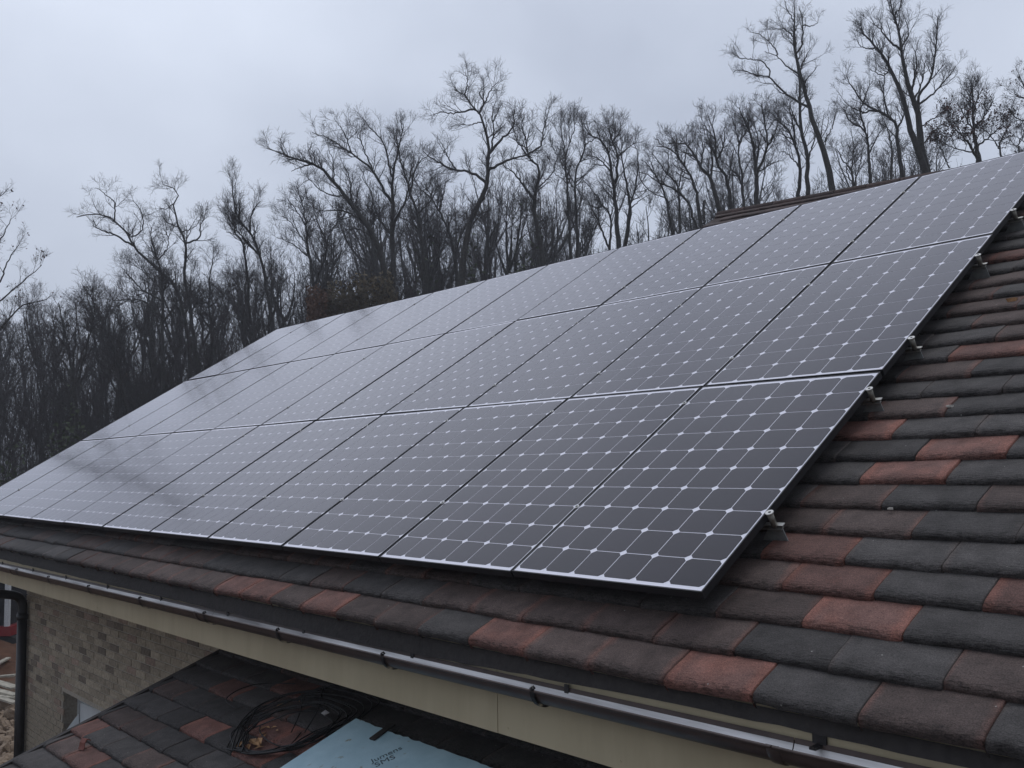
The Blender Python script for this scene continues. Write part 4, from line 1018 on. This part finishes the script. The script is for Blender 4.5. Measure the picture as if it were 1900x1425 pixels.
H.append(('round-crowned bare tree in the middle of the gap over the third panel seam', 36, [
 ([(1148, 460), (1140, 351), (1133, 317), (1131, 290), (1115, 261), (1095, 250), (1081, 225)], 10, 1.4), ([(1133, 317), (1117, 299), (1100, 290), (1086, 288)], 3.5, 1.1), ([(1143, 345), (1144, 331), (1146, 292), (1135, 259), (1131, 234)], 6, 1.2), ([(1146, 294), (1158, 280), (1180, 263)], 4, 1.1), ([(1138, 262), (1150, 245), (1152, 228)], 3, 1), ([(1131, 285), (1133, 250), (1120, 232)], 3, 1)], dict(dens=5, length=.95)))
H.append(('pair of thin bare stems parting upward right of the round-crowned tree', 37, [
 ([(1159, 456), (1169, 385), (1160, 328), (1153, 286), (1155, 255)], 8, 1.2), ([(1158, 452), (1170, 380), (1180, 340), (1185, 299), (1178, 268)], 6, 1.2), ([(1168, 390), (1190, 370), (1203, 362)], 2.5, .9)], dict(dens=4, length=.85)))
H.append(('short bare tree bending left at the foot of the round-crowned tree', 39, [
 ([(1131, 464), (1133, 405), (1115, 376), (1099, 353), (1084, 335)], 5, 1.2), ([(1120, 382), (1105, 385), (1090, 375)], 2.5, 1), ([(1117, 466), (1108, 407), (1090, 370)], 4.5, 1.2), ([(1133, 405), (1138, 375), (1128, 350)], 2.5, 1)], dict(dens=4, length=.9)))
H.append(('thin bare tree with drooping left arms above the light gap of sky', 36, [
 ([(1249, 440), (1236, 373), (1227, 346), (1207, 313), (1189, 295)], 6, 1.2), ([(1234, 367), (1207, 355), (1189, 333), (1186, 320)], 2.5, 1), ([(1215, 325), (1208, 300), (1200, 285)], 2.5, 1), ([(1228, 346), (1238, 320), (1240, 305)], 2.5, 1)], dict(dens=2.6, length=.8)))
H.append(('bare tree with arms held level to the left beside the thin drooping tree', 37, [
 ([(1261, 436), (1259, 358), (1254, 340), (1234, 317), (1218, 295), (1209, 284)], 6, 1.2), ([(1259, 350), (1265, 320), (1270, 300)], 3, 1), ([(1240, 322), (1240, 290), (1230, 275)], 2.5, 1)], dict(dens=3.4, length=.9)))
H.append(('bare tree bowing left with a long thin low arm, left of the rear roof', 35, [
 ([(1293, 428), (1274, 373), (1252, 351), (1227, 340), (1203, 326), (1182, 318)], 6, 1.2), ([(1262, 360), (1256, 340), (1248, 325)], 3, 1)], dict(dens=3, length=.85)))
H.append(('smooth arching bare tree curving left just before the rear roof', 34, [
 ([(1302, 424), (1296, 385), (1286, 337), (1274, 313), (1254, 286), (1241, 275), (1218, 270)], 8, 1.3), ([(1284, 335), (1268, 328), (1250, 318)], 3, 1), ([(1260, 293), (1254, 268), (1246, 255)], 3, 1), ([(1270, 308), (1275, 275), (1285, 262)], 3, 1)], dict(dens=4, length=.9)))
H.append(('bare tree arching left over the end of the brown rear roof', 33, [
 ([(1337, 400), (1328, 362), (1315, 328), (1301, 313), (1292, 295), (1277, 270), (1259, 266), (1239, 266)], 10, 1.3), ([(1303, 316), (1296, 300), (1281, 286), (1259, 281)], 4, 1.1), ([(1318, 332), (1322, 305), (1318, 270), (1310, 240)], 5, 1.2), ([(1300, 312), (1305, 280), (1300, 250)], 4, 1.1)], dict(dens=4.6, length=.9)))
H.append(('bare tree leaning left behind the rear roof, next after the arching pair', 35, [
 ([(1358, 392), (1348, 331), (1331, 303), (1326, 253), (1315, 213)], 8, 1.3), ([(1331, 300), (1342, 270), (1345, 235)], 4, 1.2), ([(1327, 260), (1312, 240), (1300, 225)], 3, 1), ([(1352, 345), (1356, 310), (1362, 275)], 4, 1.2)], dict(dens=4.8, length=.95)))
H.append(('slim straight bare tree with crossing stems over the rear roof', 37, [
 ([(1380, 388), (1376, 331), (1368, 253), (1357, 215)], 6, 1.3), ([(1393, 384), (1376, 337), (1357, 314), (1340, 300)], 4, 1.2), ([(1370, 270), (1385, 240), (1390, 215)], 3.5, 1.1)], dict(dens=4.8, length=.95)))
H.append(('stout bare tree with dense cup-shaped crown over the rear roof', 34, [
 ([(1404, 384), (1402, 309), (1393, 253), (1382, 225), (1370, 200)], 10, 1.5), ([(1403, 325), (1424, 269), (1418, 225), (1413, 191)], 6, 1.3), ([(1403, 312), (1408, 270), (1400, 230)], 5, 1.3), ([(1422, 275), (1440, 240), (1445, 205)], 4, 1.2), ([(1404, 322), (1430, 305), (1448, 298)], 3, 1)], dict(dens=5.5, length=.95)))
H.append(('dark upright bare tree immediately left of the tall leaning skyline tree', 35, [
 ([(1498, 368), (1497, 281), (1486, 233), (1483, 140), (1472, 84), (1476, 40)], 9, 1.4), ([(1497, 300), (1512, 255), (1520, 225)], 4, 1.2), ([(1490, 245), (1472, 215), (1465, 190)], 4, 1.2)], dict(dens=3.2, length=.95)))
H.append(('crooked bare tree bending left below the tall leaning skyline tree', 36, [
 ([(1481, 370), (1483, 303), (1469, 253), (1441, 219), (1424, 206)], 8, 1.4), ([(1475, 268), (1470, 225), (1462, 195)], 4, 1.2), ([(1482, 310), (1460, 285), (1445, 280)], 3, 1)], dict(dens=5, length=.95)))
H.append(('tall bare tree leaning left with wide forked arms high against the sky', 31, [
 ([(1546, 362), (1531, 286), (1508, 225), (1500, 191), (1486, 140), (1477, 104), (1475, 62), (1475, 8)], 13, 1.5), ([(1500, 199), (1475, 185), (1446, 163), (1427, 143), (1402, 140), (1376, 129), (1359, 135)], 5, 1.2), ([(1427, 143), (1427, 129), (1410, 112), (1374, 109), (1359, 98)], 3, 1), ([(1483, 143), (1458, 121), (1441, 104), (1418, 95)], 3.5, 1), ([(1441, 104), (1441, 93), (1418, 70), (1407, 62), (1390, 59)], 2.5, 1), ([(1480, 76), (1458, 56), (1427, 53)], 3, 1), ([(1484, 100), (1487, 84), (1489, 42), (1483, 15)], 4, 1.2), ([(1489, 48), (1505, 48), (1519, 42)], 2.5, 1), ([(1484, 135), (1495, 105), (1505, 90)], 3, 1), ([(1525, 265), (1545, 235), (1550, 205)], 2.5, 1), ([(1476, 40), (1462, 20), (1455, 2)], 2.5, 1)], dict(dens=2.7, length=.95)))
H.append(('massive twin-trunked bare tree towering at right behind the upper panel corner', 31, [
 ([(1722, 330), (1707, 258), (1702, 210), (1693, 179), (1681, 143), (1674, 100), (1666, 48), (1657, 24), (1652, -5)], 15, 1.8), ([(1702, 334), (1695, 258), (1683, 210), (1669, 167), (1657, 138), (1638, 107), (1621, 83), (1600, 62), (1595, 43)], 14, 1.6), ([(1671, 95), (1650, 76), (1633, 55), (1619, 43)], 5, 1.2), ([(1704, 210), (1707, 172), (1726, 148), (1736, 95), (1738, 60), (1740, 31)], 6, 1.2), ([(1706, 195), (1731, 174), (1755, 148), (1774, 124)], 4.5, 1.2), ([(1690, 170), (1700, 130), (1698, 95)], 5, 1.3), ([(1672, 90), (1685, 65), (1682, 40)], 3.5, 1.1), ([(1660, 28), (1672, 8), (1668, -10)], 3, 1), ([(1625, 90), (1605, 90), (1590, 78)], 3, 1), ([(1695, 185), (1712, 150), (1716, 110)], 4, 1.2), ([(1707, 235), (1740, 215), (1765, 196)], 3, 1), ([(1650, 125), (1640, 140), (1612, 128)], 3, 1), ([(1711, 275), (1735, 240), (1770, 225)], 3, 1)], dict(dens=4.4, length=.95, up=.4)))
H.append(('gnarled bare tree with elbowed arms left of the massive twin trunk', 33, [
 ([(1676, 338), (1666, 262), (1662, 231), (1640, 210), (1614, 200), (1592, 177), (1571, 141)], 9, 1.4), ([(1622, 205), (1600, 208), (1576, 196), (1565, 185)], 4, 1.2), ([(1650, 218), (1640, 180), (1642, 135)], 4, 1.2), ([(1664, 240), (1680, 205), (1675, 180)], 4, 1.2), ([(1604, 190), (1610, 165), (1620, 150)], 3, 1)], dict(dens=4.4, length=.85)))
H.append(('bare tree with a kinked leftward limb at the foot of the gnarled tree', 34, [
 ([(1616, 345), (1609, 258), (1600, 239), (1573, 222), (1569, 203)], 7, 1.3), ([(1604, 245), (1597, 210), (1603, 180)], 4, 1.2), ([(1612, 285), (1630, 250), (1640, 235)], 3.5, 1.1), ([(1653, 338), (1655, 290), (1650, 250), (1640, 225)], 6, 1.3)], dict(dens=4.2, length=.85)))
H.append(('small bare tree forking low between the leaning tree and the gnarled tree', 38, [
 ([(1584, 348), (1580, 317), (1564, 298), (1552, 274)], 5, 1.1), ([(1581, 318), (1584, 270), (1578, 240)], 3, 1), ([(1566, 350), (1570, 310), (1592, 285)], 3, 1), ([(1600, 345), (1596, 300), (1602, 270)], 3, 1)], dict(dens=3.2, length=.9)))
H.append(('bushy oak still holding dark red brown leaves at upper right', 30, [
 ([(1818, 306), (1807, 239), (1805, 181), (1802, 153)], 9, 1.4), ([(1801, 308), (1795, 262), (1771, 239), (1758, 220)], 6, 1.3), ([(1808, 245), (1790, 215), (1775, 190)], 4, 1.2), ([(1808, 240), (1830, 210), (1845, 180)], 4, 1.2), ([(1812, 275), (1845, 245), (1865, 225)], 4, 1.2), ([(1806, 215), (1815, 180), (1825, 165)], 3, 1), ([(1798, 285), (1770, 275), (1745, 262)], 3, 1)], dict(dens=5.5, length=.95, up=.45, leaves=(7000, .032, 'oak'))))
H.append(('bare tree half out of frame at the right picture edge', 29, [
 ([(1945, 300), (1935, 240), (1920, 190), (1900, 160), (1892, 140)], 9, 1.5), ([(1938, 250), (1900, 224), (1881, 215), (1872, 200)], 4, 1.1), ([(1915, 185), (1890, 180), (1880, 165)], 3, 1), ([(1940, 275), (1900, 262), (1880, 250)], 3, 1)], dict(dens=4, length=.9, leaves=(120, .04, 'oak'))))
H.append(('low twiggy thicket tree between the oak and the right picture edge', 32, [
 ([(1858, 296), (1856, 265), (1868, 240), (1876, 222)], 4, 1.1), ([(1857, 275), (1840, 255), (1830, 240)], 3, 1), ([(1890, 290), (1892, 262), (1905, 245)], 4, 1.2), ([(1762, 312), (1752, 290), (1745, 270)], 3, 1)], dict(dens=5, length=.8)))
H.append(('fan-shaped bare tree low on the left above the lowest panels', 34, [
 ([(141, 760), (132, 680), (118, 610), (108, 560)], 7, 1.6), ([(139, 730), (160, 650), (172, 590), (178, 550)], 5, 1.3), ([(136, 700), (95, 640), (70, 605)], 4, 1.2), ([(134, 690), (140, 620), (142, 560)], 4, 1.2), ([(140, 740), (105, 690), (60, 660)], 4, 1.2)], dict(dens=5, length=1.05)))
H.append(('dense bare tree leaning left beside the fan-shaped tree', 37, [
 ([(235, 760), (214, 660), (192, 600), (170, 555), (155, 530)], 7, 1.5), ([(222, 690), (228, 630), (215, 580)], 4, 1.2), ([(205, 630), (180, 620), (150, 605)], 3, 1), ([(228, 720), (200, 680), (170, 660)], 4, 1.1)], dict(dens=5, length=1.0)))
H.append(('straight bare tree with horizontal arms below the zigzag-topped tree', 40, [
 ([(400, 690), (396, 640), (388, 570), (390, 520), (395, 480)], 6, 1.4), ([(392, 610), (370, 580), (355, 560)], 3, 1), ([(389, 570), (415, 545), (430, 520)], 3.5, 1), ([(389, 563), (360, 563), (345, 560)], 2.5, 1), ([(413, 690), (412, 640), (420, 590), (410, 540)], 4, 1.2)], dict(dens=4.6, length=1.0)))
H.append(('broken dead stub of a trunk beside the end of the rear roof', 32, [
 ([(1308, 424), (1306, 400), (1305, 374)], 6, 5.4)], dict(dens=.01, length=.15)))
LEAFM = {'oak': M_OAK}
for q, (lab, D, limbs, kw) in enumerate(H):
    if kw.get('leaves'): kw['leaves'] = (kw['leaves'][0], kw['leaves'][1], LEAFM[kw['leaves'][2]])
    hero(lab, D, limbs, 100 + q, **kw)

# generic bare trees for the depth of the wood: six grown once, then copied
def generic(seed, hgt, dens):
    rs = np.random.RandomState(seed); K = 18
    z = np.linspace(0, 1, K); tr = np.stack([np.cumsum(rs.normal(0, .012, K)) * hgt, np.cumsum(rs.normal(0, .012, K)) * hgt, z * hgt], 1); tr -= tr[0]
    rt = .014 * hgt * (1 - z * .9) + .01
    P = tr[None]; Rr = rt[None]
    limbs, rl_ = grow(P, Rr, 13, 38, hgt * .36, K, .05, .22, rs, .30, .62, .2)
    rl_ = np.minimum(np.maximum(rl_, .02 * np.linspace(1, .3, K)[None]) * 2.1, rt.max() * .6)
    v1, f1 = tubes(P, Rr, 7); v2, f2 = tubes(limbs, rl_, 5)
    tm = np_mesh('trunk', np.vstack([v1, v2]), np.vstack([f1, f2 + len(v1)]), M_BARK)
    V, Fq, _ = crown_mesh(limbs, rl_, rs, dens, 1.3, .35, 0, .0045)
    return tm, np_mesh('crown', V, Fq, M_TWIG)
GEN = [generic(300 + q, 11.0, 1.3) for q in range(6)]
SKYL = [(-330, 640), (-100, 590), (0, 560), (100, 560), (200, 530), (280, 500), (400, 500), (450, 470), (560, 420), (640, 400), (700, 340), (800, 330), (900, 350), (1000, 330), (1100, 370), (1200, 400), (1250, 400), (1350, 310), (1450, 300), (1550, 300), (1600, 270), (1700, 270), (1800, 270), (1900, 260), (2000, 260)]
rs = np.random.RandomState(77)
xs = list(np.linspace(-330, 1060, 66)) + list(np.linspace(1085, 1960, 26))
for q, x in enumerate(xs):
    D = rs.uniform(44, 72) if q % 3 else rs.uniform(40, 46)
    x += rs.uniform(-14, 14)
    ytop = np.interp(x, [a for a, _ in SKYL], [b_ for _, b_ in SKYL]) + rs.uniform(-8, 55)
    P = at_depth(x, 800, D); top = at_depth(x, ytop, D)
    hgt = top[2] - GROUND; s = hgt / 12.3
    root = thing('bare_tree', 'thin bare tree among the crowded stems deep in the wood', 'tree', (float(P[0]), float(P[1]), GROUND), 'bare trees crowded deep in the wood')
    root.scale = (s * rs.uniform(.75, 1.1), s * rs.uniform(.75, 1.1), s); root.rotation_euler = (rs.normal(0, .04), rs.normal(0, .04), rs.uniform(0, 6.28))
    tm, cmh = GEN[q % 6]
    link('trunk', tm, root); link('crown', cmh, root)

# shrubs: evergreen bushes, bronze hedge blocks
def shrub(name, label, cat, x0, x1, ytop, D, depth, mat, seed, n=2600, leaf=.10, boxy=False, group=None, ybase=None):
    rs = np.random.RandomState(seed)
    a = at_depth(x0, ytop, D); b_ = at_depth(x1, ytop, D); c = (a + b_) / 2; c2 = c.copy(); c2[2] = GROUND
    half = np.linalg.norm((b_ - a)[:2]) / 2; hgt = c[2] - GROUND
    ax = (b_ - a); ax[2] = 0; ax /= np.linalg.norm(ax); ay = np.array([-ax[1], ax[0], 0])
    root = thing(name, label, cat, tuple(c2), group)
    if boxy:
        p = rs.uniform(-1, 1, (n, 3)); p[:, 2] = rs.uniform(0, 1, n) ** .8
        side = rs.randint(0, 3, n); 
        p[side == 0, 0] = np.sign(p[side == 0, 0]) * rs.uniform(.86, 1, (side == 0).sum()); p[side == 1, 1] = np.sign(p[side == 1, 1]) * rs.uniform(.8, 1, (side == 1).sum()); p[side == 2, 2] = rs.uniform(.88, 1, (side == 2).sum())
        cut = .10 * np.sin(p[:, 0] * 5 + seed) + .08 * np.sin(p[:, 0] * 13 + 2 * seed); p[:, 2] *= 1 - np.abs(cut) * rs.uniform(.2, 1.4, n); keep = rs.uniform(0, 1, n) > .35 * np.abs(np.sin(p[:, 0] * 4 + p[:, 2] * 9)); p = p[keep]; n = len(p)
    else:
        cl = rs.normal(0, 1, (26, 3)); cl /= np.linalg.norm(cl, axis=1, keepdims=True); cl *= rs.uniform(.35, .85, (26, 1)); cl[:, 2] = np.abs(cl[:, 2])
        k_ = rs.randint(0, 26, n); p = cl[k_] + rs.normal(0, .15, (n, 3)); p[:, 2] = np.clip(p[:, 2], 0, 1.1); 
        low = rs.uniform(0, 1, n) < .25; p[low, 2] *= .4
    C = p[:, :1] * half * ax + p[:, 1:2] * depth * ay + np.stack([np.zeros(n), np.zeros(n), p[:, 2] * hgt], 1)
    v, f = leaf_quads(C, leaf, rs); fo_ = link('foliage', np_mesh('foliage', v, f, mat, False), root); fo_['kind'] = 'stuff'
    st = np.zeros((9, 6, 3)); 
    for q in range(9):
        tip = np.array([rs.uniform(-.7, .7), rs.uniform(-.7, .7), rs.uniform(.6, .95)]); e = tip[0] * half * ax + tip[1] * depth * ay + np.array([0, 0, tip[2] * hgt])
        st[q] = np.linspace(0, 1, 6)[:, None] * e + rs.normal(0, .04, (6, 3))
    v, f = tubes(st, np.tile(np.linspace(.035, .01, 6), (9, 1)), 5); link('stem', np_mesh('stem', v, f, M_BARK), root)
shrub('evergreen_shrub', 'dark green bush at the left picture edge above the lowest panels', 'bush', -60, 75, 822, 31, 1.2, M_EVERGREEN, 1, 5200, .075)
shrub('evergreen_shrub', 'dark green bush right of the edge bush, against the panel edge', 'bush', 70, 190, 752, 31.5, 1.2, M_EVERGREEN, 2, 4200, .075)
shrub('evergreen_shrub', 'low red brown bush where the panel edge meets the pale sky gap', 'bush', 225, 300, 738, 30, 1.4, M_BEECH, 3, 2600, .07)
shrub('beech_hedge', 'narrow rust brown clipped hedge block over the roof line', 'hedge', 576, 616, 529, 32.6, .7, M_BEECH, 4, 6000, .06, True)
shrub('beech_hedge', 'dark green clipped hedge between the two brown blocks', 'hedge', 613, 652, 520, 32.8, .7, M_OLIVE, 5, 6000, .06, True)
shrub('beech_hedge', 'taller square hedge block with an olive brown left side', 'hedge', 651, 735, 500, 33, .7, M_OLIVE, 6, 11000, .06, True)
shrub('evergreen_shrub', 'dark bush at the foot of the broad many-limbed tree', 'bush', 725, 850, 500, 38, 1.6, M_EVERGREEN, 7, 4600, .09)
shrub('evergreen_shrub', 'ivy dark bush around the foot of the tallest tree', 'bush', 845, 900, 462, 34, 1.2, M_EVERGREEN, 8, 3600, .09)
shrub('evergreen_shrub', 'dark thicket bush under the forked tree at centre', 'bush', 900, 1045, 440, 38, 1.6, M_EVERGREEN, 9, 3800, .085)
shrub('evergreen_shrub', 'sparse green bush left of the brown-leaved oak at the panel edge', 'bush', 1722, 1775, 290, 31, .9, M_EVERGREEN, 10, 420, .07)

# twiggy undergrowth that nobody could count
rs = np.random.RandomState(9)
nst = 1600
xq = np.concatenate([rs.uniform(-320, 1060, nst - 350), rs.uniform(-120, 480, 350)]); Dq = rs.uniform(33, 58, nst)
yt = np.interp(xq, [-320, 0, 200, 350, 450, 560, 700, 850, 1000, 1060], [660, 655, 640, 610, 540, 500, 470, 420, 390, 410]) + rs.uniform(-50, 130, nst)
O = np.array([at_depth(a, 800, d) for a, d in zip(xq, Dq)]); O[:, 2] = GROUND
Tp = np.array([at_depth(a, b_, d) for a, b_, d in zip(xq, yt, Dq)])
Kq = 7; f = np.linspace(0, 1, Kq)[None, :, None]
lean = rs.normal(0, 1.5, (nst, 1, 3)); lean[:, :, 2] = 0
st = O[:, None, :] * (1 - f) + (Tp[:, None, :] + lean) * f; st[:, 1:] += rs.normal(0, .09, (nst, Kq - 1, 3))
rad = rs.uniform(.008, .022, nst)[:, None] * np.linspace(1, .3, Kq)[None]
V, Fq = tubes(st, rad, 4)
L1, R1 = grow(st, rad, 9, 44, 1.7, 4, .2, .15, rs, .25, .6); R1 = np.maximum(R1, .0060)
v1, f1 = tubes(L1, R1, 3)
L2, R2 = grow(L1, R1, 4.6, 42, .8, 3, .2, .1, rs, .2, .6); R2 = np.maximum(R2, .0046)
v2, f2 = tubes(L2, R2, 3)
ug = link('undergrowth', np_mesh('undergrowth', np.vstack([V, v1, v2]), np.vstack([Fq, f1 + len(V), f2 + len(V) + len(v1)]), M_TWIG))
tag(ug, 'tangled mass of thin saplings filling the wood between the trunks', None, None, 'stuff')
TRI[0] += 2 * (len(Fq) + len(f1) + len(f2))
print('TREE TRIS', TRI[0], 'tiles', n_tiles, 'lean', nl, 'bricks', nb)

# ------------------------------------------------------------------ damp winter air
hz = MB().box((-395, -395, GROUND - 1), (395, 395, 24)).build('haze', None)
hz.data.materials.clear()
hm = bpy.data.materials.new('damp air'); hm.use_nodes = True
ht = hm.node_tree
for n in list(ht.nodes): ht.nodes.remove(n)
ho = ht.nodes.new('ShaderNodeOutputMaterial'); hv = ht.nodes.new('ShaderNodeVolumePrincipled')
hv.inputs['Color'].default_value = (.90, .93, 1, 1); hv.inputs['Density'].default_value = .0018; hv.inputs['Anisotropy'].default_value = .2
ht.links.new(hv.outputs['Volume'], ho.inputs['Volume'])
hz.data.materials.append(hm); tag(hz, kind='stuff')
